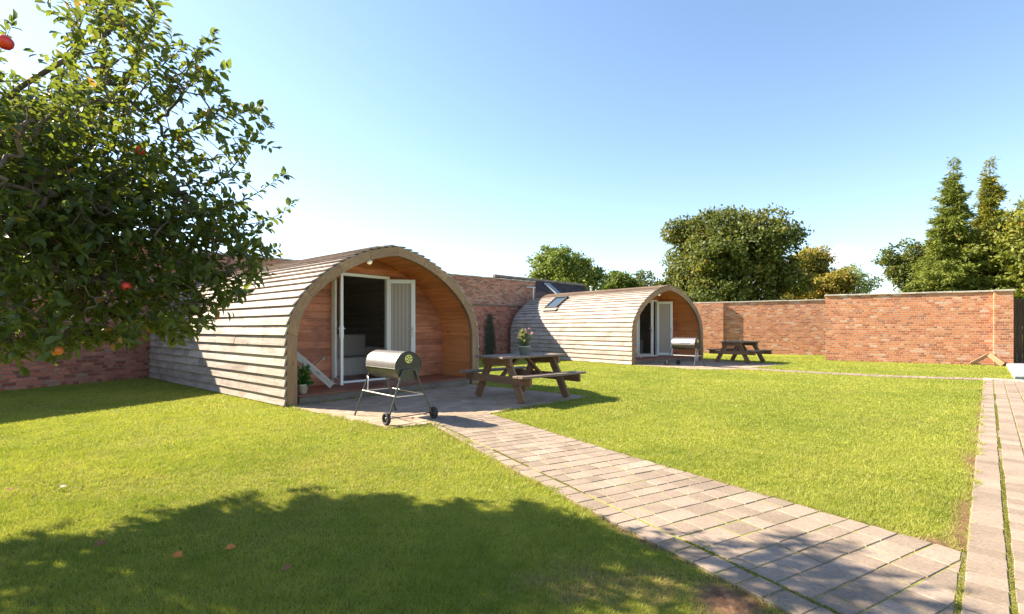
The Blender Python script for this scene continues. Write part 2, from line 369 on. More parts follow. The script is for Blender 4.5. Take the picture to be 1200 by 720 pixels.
def tile_mat():
    N = NT('dark_roof_tiles'); uv = N.n('ShaderNodeUVMap').outputs[0]
    b = N.n('ShaderNodeTexBrick', {'Vector': uv, 'Color1': (.045, .03, .028, 1), 'Color2': (.085, .06, .052, 1), 'Mortar': (.015, .01, .01, 1), 'Scale': 1., 'Mortar Size': .012, 'Brick Width': .3, 'Row Height': .2})
    N.base(b.outputs['Color'], .8, .2); N.bump(b.outputs['Fac'], -1., .02); return N.m
M['tiles'] = tile_mat()
M['ridge'] = plain('ridge_tile_clay', (.20, .155, .125), .85, noise_amt=.4, nscale=3)

# ------------------------------------------------------------------ frames of the place
def frame(o, deg):
    a = R(deg); return dict(o=o, a=a, u=(math.cos(a), math.sin(a)), v=(-math.sin(a), math.cos(a)))
def loc2w(fr, x, y): return (fr['o'][0]+fr['u'][0]*x+fr['v'][0]*y, fr['o'][1]+fr['u'][1]*x+fr['v'][1]*y)
P1 = frame(gp(335, 477), 49.9); P2 = frame(gp(740, 428), 38.0)
PW = 4.15
# paving polygons (world xy, convex)
def pod_poly(P, pts): return [loc2w(P, *p) for p in pts]
patio1 = pod_poly(P1, [(.0, -.06), (.0, -2.62), (.45, -2.74), (3.95, -3.0), (3.95, -.06)])
patio2 = pod_poly(P2, [(.0, -.06), (.0, -2.2), (.7, -3.05), (4.2, -3.05), (4.2, -.06)])
pO = (-.29, 5.03); pd = (.485, -.8745); pn = (.8745, .485)
def pw(t, n): return (pO[0]+pd[0]*t+pn[0]*n, pO[1]+pd[1]*t+pn[1]*n)
sO = (2.36, 2.59); sdv = (.692, .722); sn = (.722, -.692)
def sw(t, n): return (sO[0]+sdv[0]*t+sn[0]*n, sO[1]+sdv[1]*t+sn[1]*n)
strip = [sw(-6, 0), sw(-6, 2.1), sw(12.15, 2.1), sw(12.15, 0)]
# main path, cut at the strip's left edge
def cut(poly, p, n):                                   # keep side where (x-p).n <= 0
    out = []
    for i in range(len(poly)):
        a, b = poly[i], poly[(i+1) % len(poly)]
        da = (a[0]-p[0])*n[0]+(a[1]-p[1])*n[1]; db = (b[0]-p[0])*n[0]+(b[1]-p[1])*n[1]
        if da <= 0: out.append(a)
        if da*db < 0:
            k = da/(da-db); out.append((a[0]+(b[0]-a[0])*k, a[1]+(b[1]-a[1])*k))
    return out
path_full = [pw(-1.75, -.03), pw(.3, -.12), pw(2.2, -.165), pw(6, -.17), pw(6, 1.5), pw(3.4, 1.19), pw(2.3, 1.11), pw(.7, 1.0), pw(-1.75, .90)]
path_poly = cut(path_full, sO, (sn[0], sn[1]))
path_poly = cut(path_poly, (0, 0), pd) if False else path_poly
far_c = [(6.7, 14.95), (8.0, 13.55), (9.5, 12.3), (11.1, 11.6)]
def inside(poly, X, Y):
    ins = np.zeros(X.shape, bool); n = len(poly)
    for i in range(n):
        x1, y1 = poly[i]; x2, y2 = poly[(i+1) % n]
        c = ((y1 > Y) != (y2 > Y)) & (X < (x2-x1)*(Y-y1)/((y2-y1) if y2 != y1 else 1e-9)+x1); ins ^= c
    return ins
def edge_dist(poly, X, Y):
    d = np.full(X.shape, 1e9); n = len(poly)
    for i in range(n):
        x1, y1 = poly[i]; x2, y2 = poly[(i+1) % n]; L2 = (x2-x1)**2+(y2-y1)**2
        t = np.clip(((X-x1)*(x2-x1)+(Y-y1)*(y2-y1))/L2, 0, 1)
        d = np.minimum(d, np.hypot(X-x1-t*(x2-x1), Y-y1-t*(y2-y1)))
    return d
def far_polys():
    out = []
    for i in range(3):
        (x1, y1), (x2, y2) = far_c[i], far_c[i+1]; L = math.hypot(x2-x1, y2-y1); nx, ny = -(y2-y1)/L*.3, (x2-x1)/L*.3
        ex, ey = (x2-x1)/L*.08, (y2-y1)/L*.08
        out.append([(x1+nx-ex, y1+ny-ey), (x2+nx+ex, y2+ny+ey), (x2-nx+ex, y2-ny+ey), (x1-nx-ex, y1-ny-ey)])
    return out
farp = far_polys()
slab_poly = [(11.62, 11.5), (12.25, 11.5), (17.2, 16.6), (16.45, 16.6)]
pod_polys = [pod_poly(P1, [(-.02, -.05), (PW+.02, -.05), (PW+.02, 6.9), (-.02, 6.9)]), pod_poly(P2, [(-.02, -.05), (PW+.02, -.05), (PW+.02, 6.4), (-.02, 6.4)])]
hard = [patio1, patio2, path_poly, strip, slab_poly] + farp
def vnoise(X, Y, s, seed=0):                            # smooth value noise
    r = np.random.default_rng(seed); T = r.random((64, 64))
    x = X*s; y = Y*s; xi = np.floor(x).astype(int); yi = np.floor(y).astype(int); fx = x-xi; fy = y-yi
    fx = fx*fx*(3-2*fx); fy = fy*fy*(3-2*fy)
    g = lambda a, b: T[a % 64, b % 64]
    return (g(xi, yi)*(1-fx)+g(xi+1, yi)*fx)*(1-fy)+(g(xi, yi+1)*(1-fx)+g(xi+1, yi+1)*fx)*fy
def dirt_at(X, Y):
    n1 = vnoise(X, Y, 3.1, 1); n2 = vnoise(X, Y, 11, 2); n3 = vnoise(X, Y, 1.3, 3)
    dp = np.minimum(edge_dist(path_poly, X, Y), edge_dist(strip, X, Y))
    w = .02+.10*np.clip(n1-.3, 0, 1)
    d = np.clip(1.15-dp/w, 0, 1)*np.clip(n2*1.6-.1, 0, 1)
    # worn corner by the right strip and the worn grass below the tree by the path
    cx = np.hypot(X-2.37, Y-2.78); d = np.maximum(d, np.clip(1.2-cx/.13, 0, 1))
    sdist = (X-sO[0])*sn[0]+(Y-sO[1])*sn[1]; st = (X-sO[0])*sdv[0]+(Y-sO[1])*sdv[1]
    d = np.maximum(d, np.clip(1.1+sdist/(.05+.09*n1), 0, 1)*(sdist < 0)*np.clip((st)/.3, 0, 1)*np.clip((4.5-st)/1.5, 0, 1)*np.clip(n1*1.8-.1, 0, 1))
    worn = np.exp(-(((X-.42)/.55)**2+((Y-2.32)/.28)**2))
    d = np.maximum(d, np.clip(worn*1.1*(n2*.8+n1*.6)-.25, 0, .55))
    lf = np.exp(-(((X-.95)/.18)**2+((Y-2.18)/.22)**2)); d = np.maximum(d, np.clip(lf*1.6-.3, 0, 1))
    ylw = np.clip((n3-.55)*1.2+(n2-.5)*.6, 0, .35)
    return np.maximum(d, ylw*.5*((X < -.5) & (Y < 9)))
# ------------------------------------------------------------------ ground and lawn
def axis(lo, hi, step, far):
    a = np.arange(lo, hi, step); g1 = []; g = step; x = hi
    while x < far: x += g; g *= 1.45; g1.append(x)
    g0 = []; g = step; x = lo
    while x > -far: x -= g; g *= 1.45; g0.append(x)
    return np.concatenate([g0[::-1], a, g1])
xs = axis(-7, 8, .06, 900); ys = axis(.5, 10, .06, 1200)
GX, GY = np.meshgrid(xs, ys); nx_, ny_ = len(xs), len(ys)
dt = dirt_at(GX.ravel(), GY.ravel())
gv = np.stack([GX.ravel(), GY.ravel(), np.zeros(GX.size)], 1)
ii = (np.arange(ny_-1)[:, None]*nx_+np.arange(nx_-1)[None, :]).ravel()
fi = np.stack([ii, ii+1, ii+nx_+1, ii+nx_], 1).ravel()
colr = np.stack([dt, dt, dt, np.ones_like(dt)], 1)
tag(np_mesh('ground', gv, fi, np.full(len(ii), 4), M['ground'], colr=colr), kind='structure')

def grow_blades():
    P = []; zr = [(1.75, 2.6, 34000), (2.6, 3.6, 21000), (3.6, 5.0, 12000), (5., 7., 6500), (7., 10, 3300), (10, 14, 1700), (14, 21, 800)]
    for z0, z1, den in zr:
        A = 2*1.09*(z1**2-z0**2)/2+(z1-z0)*.6; N = int(A*den)
        Y = np.sqrt(rng.random(N)*(z1**2-z0**2)+z0**2); X = (rng.random(N)*2-1)*(1.09*Y+.3)
        P.append(np.stack([X, Y, np.full(N, (z0+z1)/2)], 1))
    P = np.concatenate(P); X, Y = P[:, 0], P[:, 1]
    keep = np.ones(len(P), bool)
    fr_ = np.full(len(P), 9.); raise_ = np.zeros(len(P), bool)
    for pl in hard:
        ed = edge_dist(pl, X, Y); fr_ = np.minimum(fr_, ed); ins = inside(pl, X, Y)
        over = ins & (ed < .035*vnoise(X, Y, 9., 21)**1.5*np.minimum(2, P[:, 2]/3)); raise_ |= over; keep &= ~ins | over
    for pl in pod_polys: keep &= ~inside(pl, X, Y); fr_ = np.minimum(fr_, edge_dist(pl, X, Y))
    dd = dirt_at(X, Y); keep &= rng.random(len(P)) > dd*1.25
    # inside the walled garden only
    keep &= Y < 21.5+.0*X
    P = P[keep]; dd = dd[keep]; fr_ = fr_[keep]; raise_ = raise_[keep]; X, Y, zc = P.T; N = len(P)
    h = (.010+.013*rng.random(N))*(.8+.45*vnoise(X, Y, 2.3, 5)); w = .0014*np.maximum(1, zc/2.3)*(.8+.6*rng.random(N))
    h *= .7+.75*vnoise(X, Y, 13, 6)
    a = rng.random(N)*2*np.pi; h *= np.where(fr_ < .05, 1.5, 1.); z0_ = np.where(raise_, .011, -.003); h = h+np.where(raise_, .012, 0); lean = .35+.9*rng.random(N); b = rng.random(N)*2*np.pi
    dx, dy = np.cos(a)*w, np.sin(a)*w; lx, ly = np.cos(b)*lean*h, np.sin(b)*lean*h
    V = np.zeros((N, 3, 3)); V[:, 0] = np.stack([X-dx, Y-dy, z0_], 1); V[:, 1] = np.stack([X+dx, Y+dy, z0_], 1)
    V[:, 2] = np.stack([X+lx, Y+ly, h], 1)
    g = np.clip((vnoise(X, Y, .9, 8)-.5)*.7+(vnoise(X, Y, 5., 9)-.5)*.6+(vnoise(X, Y, 17., 19)-.5)*.5+.5+rng.normal(0, .17, N), 0, 1)[:, None]
    c = np.array([.215, .26, .036])*(1-g)+np.array([.39, .385, .075])*g
    dry = (rng.random(N) < .05+.8*dd+.35*np.clip(vnoise(X, Y, 7.3, 23)-.62, 0, 1)+.25*np.clip(vnoise(X, Y, 1.1, 24)-.5, 0, 1))[:, None]; c = np.where(dry, np.array([.42, .34, .14])*(.6+.6*rng.random((N, 1))), c)
    C = np.ones((N, 3, 4)); C[:, :, :3] = c[:, None, :]; C[:, 2, :3] *= 1.0
    o = np_mesh('grass', V.reshape(-1, 3), np.arange(N*3), np.full(N, 3), M['blade'], colr=C.reshape(-1, 4))
    tag(o, 'short mown yellow-green lawn grass', 'grass', kind='stuff')
grow_blades()

# ------------------------------------------------------------------ paving
def clip_convex(poly, reg):
    ar = sum(reg[i][0]*reg[(i+1) % len(reg)][1]-reg[(i+1) % len(reg)][0]*reg[i][1] for i in range(len(reg)))
    sgn = 1 if ar > 0 else -1
    for i in range(len(reg)):
        a, b = reg[i], reg[(i+1) % len(reg)]; n = ((b[1]-a[1])*sgn, -(b[0]-a[0])*sgn)
        poly = cut(poly, a, n)
        if len(poly) < 3: return []
    return poly
def paver(mb, poly, z, gap=.004):
    ar = sum(poly[i][0]*poly[(i+1) % len(poly)][1]-poly[(i+1) % len(poly)][0]*poly[i][1] for i in range(len(poly)))/2
    if abs(ar) < .0012: return
    if ar < 0: poly = poly[::-1]
    q = []
    for p in poly:
        if not q or math.hypot(p[0]-q[-1][0], p[1]-q[-1][1]) > .006: q.append(p)
    if len(q) > 2 and math.hypot(q[0][0]-q[-1][0], q[0][1]-q[-1][1]) < .006: q.pop()
    poly = q
    if len(poly) < 3: return
    cx = sum(p[0] for p in poly)/len(poly); cyy = sum(p[1] for p in poly)/len(poly)
    ja = random.gauss(0, .009); jx, jy = random.gauss(0, .0016), random.gauss(0, .0016); cj, sj = math.cos(ja), math.sin(ja)
    poly = [(cx+(p[0]-cx)*cj-(p[1]-cyy)*sj+jx, cyy+(p[0]-cx)*sj+(p[1]-cyy)*cj+jy) for p in poly]
    def inset(d):
        out = []
        for i, p in enumerate(poly):
            a = poly[i-1]; b = poly[(i+1) % len(poly)]
            e1 = Vector((p[0]-a[0], p[1]-a[1])).normalized(); e2 = Vector((b[0]-p[0], b[1]-p[1])).normalized()
            n1 = Vector((-e1.y, e1.x)); n2 = Vector((-e2.y, e2.x)); m = n1+n2
            k = d/max(.35, m.dot(n1)) if m.length > 1e-6 else 0
            out.append((p[0]+m.x*k, p[1]+m.y*k))
        return out
    dz = random.gauss(0, .0009); tx, ty = random.gauss(0, .0022), random.gauss(0, .0022)
    H = lambda p: z+dz+(p[0]-cx)*tx+(p[1]-cyy)*ty
    g = gap*random.uniform(.7, 1.3)
    a = inset(g); b = inset(g+.0035); n = len(poly); vs_ = []
    for p in a: vs_.append((p[0], p[1], -.01))
    for p in a: vs_.append((p[0], p[1], H(p)-.0035))
    for p in b: vs_.append((p[0], p[1], H(p)))
    fs = [tuple(2*n+i for i in range(n))]
    for i in range(n):
        j = (i+1) % n; fs.append((i, j, n+j, n+i)); fs.append((n+i, n+j, 2*n+j, 2*n+i))
    mb.add(vs_, fs, None, random.random())
def courses(mb, o, along, across, t0, t1, n0, n1, region, z, rows=(.16,), lens=(.16, .2, .24), gap=.004):
    """rows run along 'across' direction, stepping in 'along'"""
    t = t0
    while t < t1:
        w = random.choice(rows); n = n0-random.random()*.2
        while n < n1:
            L = random.choice(lens)
            q = [(o[0]+along[0]*a+across[0]*b, o[1]+along[1]*a+across[1]*b) for a, b in ((t, n), (t+w, n), (t+w, n+L), (t, n+L))]
            c = clip_convex(q, region)
            if len(c) >= 3: paver(mb, c, z, gap)
            n += L
        t += w
def bed(name, poly, z, mat):
    mb = MB(); n = len(poly); ar = sum(poly[i][0]*poly[(i+1) % n][1]-poly[(i+1) % n][0]*poly[i][1] for i in range(n))
    if ar < 0: poly = poly[::-1]
    mb.add([(p[0], p[1], z) for p in poly], [tuple(range(n))]); return mb
def paved(name, poly, mb, mat):
    o = mb.build(name, mat); tag(o, kind='structure')
    b = bed('joints', poly, .012 if 'pat' not in name or name == 'path' else .009, M['joint']).build('joints', M['joint'], o); return o
# main path: edge course + body
# body and edge regions (split along the moss line n=0)
mb = MB()
edge_reg = clip_convex([pw(-1.75, -.4), pw(6, -.4), pw(6, -.004), pw(-1.75, -.004)], [pw(-1.75, -.03), pw(.3, -.12), pw(2.2, -.165), pw(6, -.17), pw(6, 0), pw(-1.75, 0)])
edge_reg = cut(edge_reg, sO, sn)
body_reg = [pw(-1.75, .012), pw(6, .012), pw(6, 1.3), pw(3.4, 1.19), pw(2.3, 1.11), pw(.7, 1.0), pw(-1.75, .90)]
body_reg = cut(body_reg, (sO[0]-sn[0]*.012, sO[1]-sn[1]*.012), sn)
courses(mb, pO, pd, pn, -1.75, 6, -.3, 0, edge_reg, .016, rows=(.12, .16, .2, .13), lens=(.6,))
# body is slightly concave on its right side: clip by pieces
bodyL = [pw(-1.75, .012), pw(6, .012), pw(6, .95), pw(-1.75, .90)]
ts = [-1.75, .7, 2.3, 3.4, 6]; ns = [.90, 1.0, 1.11, 1.19, 1.5]
def bn(t):
    for i in range(4):
        if t <= ts[i+1]: return ns[i]+(ns[i+1]-ns[i])*(t-ts[i])/(ts[i+1]-ts[i])
    return 1.5
t = -1.75
while t < 6:
    w = random.choice((.12, .14, .16, .16)); n = .012; first = True
    lim = bn(t+w/2)
    while n < lim:
        L = random.choice((.12, .16, .2, .24))
        if first: L *= random.uniform(.5, 1); first = False
        e = min(n+L, lim)
        if lim-e < .05: e = lim
        q = [pw(t, n), pw(t+w, n), pw(t+w, e), pw(t, e)]
        q = cut(q, (sO[0]-sn[0]*.012, sO[1]-sn[1]*.012), sn)
        if len(q) >= 3: paver(mb, q, .016, .004)
        n = e
    t += w
paved('path', path_poly, mb, M['paver'])
# right strip: columns along its length
mb = MB()
for k, (n0, n1) in enumerate([(0, .16), (.172, .33), (.33, .50), (.50, .66), (.66, .84), (.84, 1.0), (1.0, 1.18), (1.18, 1.36), (1.36, 1.54), (1.54, 1.72), (1.72, 1.9), (1.9, 2.1)]):
    t = -6
    while t < 12.1:
        L = random.choice((.12, .16, .2, .15)); e = min(t+L, 12.15)
        paver(mb, [sw(t, n0), sw(t, n1), sw(e, n1), sw(e, n0)], .018, .0058); t = e
paved('pavement', strip, mb, M['paver'])
mb = MB(); courses(mb, P1['o'], (-P1['v'][0], -P1['v'][1]), P1['u'], .06, 3.0, -.2, 4.0, patio1, .012, rows=(.16, .14), lens=(.16, .2, .24, .12), gap=.003)
paved('patio', patio1, mb, M['paver_dark'])
mb = MB(); courses(mb, P2['o'], (-P2['v'][0], -P2['v'][1]), P2['u'], .06, 3.1, -.2, 4.3, patio2, .012, rows=(.16, .14), lens=(.16, .2, .24), gap=.003)
paved('patio', patio2, mb, M['paver_dark'])
mb = MB()
for pl in farp:
    courses(mb, far_c[0], (.73, -.68), (.68, .73), -1, 6.5, -3, 3, pl, .014, rows=(.16,), lens=(.2, .24), gap=.003)
for i, pl in enumerate(farp): mb.add([(p[0], p[1], .004+.001*i) for p in (pl if i >= 0 else pl)][::-1], [(0, 1, 2, 3)])
tag(mb.build('garden_path', M['paver']), kind='structure')
# kerb at the end of the pavement and the raised grey slab walkway to the gate
mb = MB(); a, b = sw(12.19, 0), sw(12.19, 2.1); mb.beam((a[0], a[1], .02), (b[0], b[1], .02), .09, .07); tag(mb.build('kerb', M['coping'], bevel=.006), kind='structure')
mb = MB(); z = .09
mb.add([(x, y, 0) for x, y in slab_poly]+[(x, y, z) for x, y in slab_poly], [(4, 5, 6, 7), (0, 1, 5, 4), (1, 2, 6, 5), (2, 3, 7, 6), (3, 0, 4, 7)])
tag(mb.build('walkway', M['concrete'], bevel=.008), kind='structure')
# moss tufts along the open joints
def moss():
    pts = []
    for t_ in np.arange(-1.2, 5.2, .004):
        if vnoise(np.array([t_]), np.array([0.]), 2.1, 11)[0] > .35: pts.append(pw(t_, .006+random.gauss(0, .006)))
    for t_ in np.arange(-1.2, 9, .004):
        if vnoise(np.array([t_]), np.array([4.]), 1.6, 12)[0] > .3: pts.append(sw(t_, .167+random.gauss(0, .006)))
    for t_ in np.arange(-3., .1, .004): pts.append(sw(t_, -.004+random.gauss(0, .008)))
    pts = np.array(pts); N = len(pts); pts = np.repeat(pts, 5, 0)+rng.normal(0, .004, (N*5, 2)); N = len(pts)
    a = rng.random(N)*2*np.pi; h = .004+.012*rng.random(N)*vnoise(pts[:, 0], pts[:, 1], 6, 13)+.004; w = .004
    V = np.zeros((N, 3, 3)); dx, dy = np.cos(a)*w, np.sin(a)*w
    V[:, 0] = np.stack([pts[:, 0]-dx, pts[:, 1]-dy, np.full(N, .006)], 1); V[:, 1] = np.stack([pts[:, 0]+dx, pts[:, 1]+dy, np.full(N, .006)], 1)
    V[:, 2] = np.stack([pts[:, 0]+rng.normal(0, .005, N), pts[:, 1]+rng.normal(0, .005, N), .008+h], 1)
    g = rng.random((N, 1)); c = np.array([.12, .13, .02])*(1-g)+np.array([.27, .26, .045])*g
    C = np.ones((N, 3, 4)); C[:, :, :3] = c[:, None]
    tag(np_mesh('moss', V.reshape(-1, 3), np.arange(N*3), np.full(N, 3), M['blade'], colr=C.reshape(-1, 4)), 'yellow green moss in the joints of the block paving', 'moss', kind='stuff')
moss()

# ------------------------------------------------------------------ camping pods
half = [(2.075, 0), (2.075, .5), (2.075, .98), (2.05, 1.22), (1.965, 1.5), (1.765, 1.8), (1.47, 2.08), (1.03, 2.37), (.53, 2.58), (0, 2.70)]
def resample(pts, n_or_step):
    dense = []
    for i in range(len(pts)-1):                        # catmull-rom
        p0 = Vector(pts[max(i-1, 0)]); p1 = Vector(pts[i]); p2 = Vector(pts[i+1]); p3 = Vector(pts[min(i+2, len(pts)-1)])
        for k in range(12):
            t_ = k/12; dense.append(.5*((2*p1)+(-p0+p2)*t_+(2*p0-5*p1+4*p2-p3)*t_*t_+(-p0+3*p1-3*p2+p3)*t_**3))
    dense.append(Vector(pts[-1]))
    L = [0]
    for i in range(1, len(dense)): L.append(L[-1]+(dense[i]-dense[i-1]).length)
    n = n_or_step; out = []
    j = 0
    for k in range(n+1):
        s_ = L[-1]*k/n
        while j < len(L)-2 and L[j+1] < s_: j += 1
        t_ = (s_-L[j])/max(1e-9, L[j+1]-L[j]); out.append(dense[j].lerp(dense[j+1], t_))
    return out
NB = 25
prof_b = resample(half, NB)
def normals(pr):
    ns_ = []
    for i in range(len(pr)):
        d = (pr[min(i+1, len(pr)-1)]-pr[max(i-1, 0)]).normalized(); ns_.append(Vector((d.y, -d.x)))
    ns_[-1] = Vector((ns_[-1].x*.3, 1)).normalized() if False else ns_[-1]
    return ns_
def offset_prof(pr, d):
    ns_ = normals(pr); out = [p+n*d for p, n in zip(pr, ns_)]
    out[-1] = Vector((0, pr[-1].y+d*1.08)); out[0] = Vector((pr[0].x+d, 0)); return out
CX = PW/2
def inner_half(h, prof):
    for i in range(len(prof)-1):
        if prof[i].y <= h <= prof[i+1].y+1e-9:
            t_ = (h-prof[i].y)/max(1e-6, prof[i+1].y-prof[i].y); return prof[i].x+(prof[i+1].x-prof[i].x)*t_
    return 0
def boards_wall(mb, y, th, h0, prof, hole=None, bh=.135, face=-1, tilt=.012):
    h = h0; top = prof[-1].y
    while h < top-.02:
        h2 = min(h+bh, top-.004); ha, hb = inner_half(h, prof), inner_half(h2, prof)
        segs = [(-ha, -hb, ha, hb)]
        if hole and h < hole[3]-.01:
            segs = [(-ha, -hb, hole[0]-CX, hole[0]-CX), (hole[1]-CX, hole[1]-CX, ha, hb)]
            if h2 > hole[3]: h2 = hole[3]; hb = inner_half(h2, prof); segs = [(-ha, -hb, hole[0]-CX, hole[0]-CX), (hole[1]-CX, hole[1]-CX, ha, hb)]
        for a, b, c, d in segs:
            y0, y1 = y+face*tilt, y
            vs_ = [(CX+a, y0, h+.003), (CX+c, y0, h+.003), (CX+d, y1, h2), (CX+b, y1, h2), (CX+a, y-face*th, h), (CX+c, y-face*th, h), (CX+d, y-face*th, h2), (CX+b, y-face*th, h2)]
            fs = [(0, 1, 2, 3), (5, 4, 7, 6), (0, 4, 5, 1), (3, 2, 6, 7), (0, 3, 7, 4), (1, 5, 6, 2)]
            if face > 0: fs = [f[::-1] for f in fs]
            mb.add(vs_, fs, None, random.random())
        h = h2
def door_leaf(root, hinge, phi, w, h0, h1, blind=True, key=False):
    d = Vector((math.cos(phi), -math.sin(phi), 0)); e = empty('door', (hinge[0], hinge[1], h0), math.atan2(d.y, d.x), root)
    H = h1-h0; st = .085; mb = MB()
    for c, s in (((st/2, 0, H/2), (st, .05, H)), ((w-st/2, 0, H/2), (st, .05, H)), ((w/2, 0, st*.6), (w-2*st, .05, st*1.2)), ((w/2, 0, H-st/2), (w-2*st, .05, st))): mb.box(c, s)
    mb.build('frame', M['upvc'], e, bevel=.006)
    g = MB(); g.box((w/2, 0, H/2), (w-2*st, .012, H-2*st)); g.build('pane', M['glass'], e)
    if blind: b = MB(); b.box((w/2, .0, H/2), (w-2*st-.01, .004, H-2*st-.01)); b.build('blind', M['blind'], e)
    hm = MB()
    for sy in (-1, 1):
        hm.box((w-st/2, sy*.031, H*.47), (.028, .012, .22)); hm.tube([(w-st/2, sy*.03, H*.50), (w-st/2, sy*.065, H*.50), (w-st/2-.11, sy*.068, H*.50)], .009)
    hm.build('handle', M['metal_pale'], e)
    if key:
        for sy in (1, -1):
            km = MB(); km.box((w-st/2, sy*.045, H*.47-.13), (.03, .008, .09)); km.build('key_tag', M['brass'], e); break
    return e
def make_pod(P, L, label, phis, skylight=None, seedk=0):
    random.seed(100+seedk)
    root = empty('camping_pod', (P['o'][0], P['o'][1], 0), P['a']); tag(root, label, 'camping pod', 'arched timber camping pods on the lawn')
    nb = normals(prof_b); mb = MB(); ridge = MB()
    for side in (-1, 1):
        for i in range(NB):
            a, b = prof_b[i], prof_b[i+1]; na, n2 = nb[i], nb[i+1]
            if i == NB-1: n2 = Vector((.15, .99)).normalized()
            # lap: bottom edge kicked out over the board below
            o0 = a+na*.054; o1 = b+n2*.014+(b-a)*.10; i0 = a+na*.028; i1 = b+n2*(-.008)+(b-a)*.10
            if i == NB-1: o1 = b+n2*.014; i1 = b-n2*.008
            if i == 0: o0 = Vector((o0.x, .02)); i0 = Vector((i0.x, .02))
            cuts = sorted([random.uniform(1.2, L-1.2)] + ([random.uniform(1.2, L-1.2)] if random.random() < .4 else []))
            ys_ = [-.045+random.gauss(0, .004)]+cuts+[L]
            for k in range(len(ys_)-1):
                ya, yb = ys_[k]+.002, ys_[k+1]-.002; jit = random.gauss(0, .0025); sag = random.gauss(0, .002)
                P4 = [o0+na*jit, o1, i1, i0]; v4 = [Vector((CX+side*q.x, 0, q.y)) for q in P4]
                vs_ = [v+Vector((0, ya, 0)) for v in v4]+[v+Vector((0, yb, sag if j < 1 else 0)) for j, v in enumerate(v4)]
                fs = [(0, 1, 2, 3), (7, 6, 5, 4), (0, 4, 5, 1), (1, 5, 6, 2), (2, 6, 7, 3), (3, 7, 4, 0)]
                if side < 0: fs = [f[::-1] for f in fs]
                fs = [f[::-1] for f in fs]
                A = Vector((0, 1, 0)); B = (v4[1]-v4[0]).normalized(); C = A.cross(B)
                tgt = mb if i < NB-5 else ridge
                if skylight and side < 0 and False: pass
                tgt.add(vs_, fs, (A, B, C), random.random())
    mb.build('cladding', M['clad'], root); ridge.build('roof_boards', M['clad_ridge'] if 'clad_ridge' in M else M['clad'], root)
    # lining of porch and room, tight behind the boards
    def vault(y0, y1, off, mat, name, bw=True):
        pr = resample([(p.x, p.y) for p in offset_prof(prof_b, off)], 40); m = MB()
        for side in (-1, 1):
            for i in range(40):
                a, b = pr[i], pr[i+1]
                if b.y < .15: continue
                n_ = Vector((-(b-a).y, (b-a).x)).normalized(); bb = b-(b-a)*.06
                v4 = [Vector((CX+side*q.x, 0, q.y)) for q in (a, bb, bb-n_*.015, a-n_*.015)]
                vs_ = [v+Vector((0, y0, 0)) for v in v4]+[v+Vector((0, y1, 0)) for v in v4]
                fs = [(0, 1, 5, 4), (0, 3, 2, 1), (4, 5, 6, 7), (1, 2, 6, 5), (0, 4, 7, 3)]
                if side > 0: fs = [f[::-1] for f in fs]
                m.add(vs_, fs, (Vector((0, 1, 0)), (v4[1]-v4[0]).normalized(), Vector((0, 1, 0)).cross((v4[1]-v4[0]).normalized())), random.random())
            # unseen backing sheet, added to stop light leaking between the boards
            for i in range(40):
                a, b = pr[i], pr[i+1]; n_ = Vector(((b-a).y, -(b-a).x)).normalized()*.02
                q = [(CX+side*(a.x+n_.x), y0, a.y+n_.y), (CX+side*(b.x+n_.x), y0, b.y+n_.y), (CX+side*(b.x+n_.x), y1, b.y+n_.y), (CX+side*(a.x+n_.x), y1, a.y+n_.y)]
                m.add(q, [(0, 1, 2, 3)], (Vector((0, 1, 0)), Vector((1, 0, 0)), Vector((0, 0, 1))), .5)
        return m.build(name, mat, root)
    RC = 1.0
    vault(.01, RC+.02, -.075, M['lining'], 'porch_lining'); vault(RC+.06, L-.03, -.075, M['dark_room'], 'room_lining')
    # front arch trim in bolted segments
    tr = MB(); po = resample([(p.x, p.y) for p in offset_prof(prof_b, .004)], 48); pi_ = resample([(p.x, p.y) for p in offset_prof(prof_b, -.155)], 48)
    brk = [0, 14, 23, 32, 40, 48]
    for side in (-1, 1):
        for s0, s1 in zip(brk[:-1], brk[1:]):
            rv = random.random()
            for i in range(s0, s1):
                a, b, c, d = po[i], po[i+1].copy(), pi_[i+1].copy(), pi_[i]
                if i == s1-1 and s1 < 48: b = a.lerp(b, .93); c = d.lerp(c, .93)
                v4 = [Vector((CX+side*q.x, 0, q.y)) for q in (a, b, c, d)]
                vs_ = [v+Vector((0, -.05, 0)) for v in v4]+[v+Vector((0, .03, 0)) for v in v4]
                fs = [(0, 1, 2, 3), (7, 6, 5, 4), (0, 4, 5, 1), (2, 6, 7, 3)]
                if i == s0: fs.append((3, 7, 4, 0))
                if i == s1-1: fs.append((1, 5, 6, 2))
                if side < 0: fs = [f[::-1] for f in fs]
                fs = [f[::-1] for f in fs]
                A = (v4[1]-v4[0]).normalized(); tr.add(vs_, fs, (A, A.cross(Vector((0, 1, 0))), Vector((0, 1, 0))), rv)
    tr.build('front_arch', M['trim'], root)
    # porch deck: front bearer in two lengths + boards
    dk = MB(); dh = .16
    for a, b in ((.20, 1.86), (1.865, 3.95)): dk.box(((a+b)/2, .012, (dh-.03)/2), (b-a, .07, dh-.03))
    dk.build('deck_beam', M['deck'], root, bevel=.006)
    fl = MB(); y = -.03
    while y < RC-.02: fl.box((CX, y+.058, dh-.014), (PW-.36, .112, .028)); y += .118
    fl.build('porch_floor', M['deck_red'], root, bevel=.003)
    # porch back wall with a doorway
    lin = offset_prof(prof_b, -.08); d0, d1, dt_ = phis[2]
    bw = MB(); boards_wall(bw, RC, .05, dh, lin, (d0-.06, d1+.06, 0, dt_+.07)); bw.build('porch_wall', M['red_clad'], root)
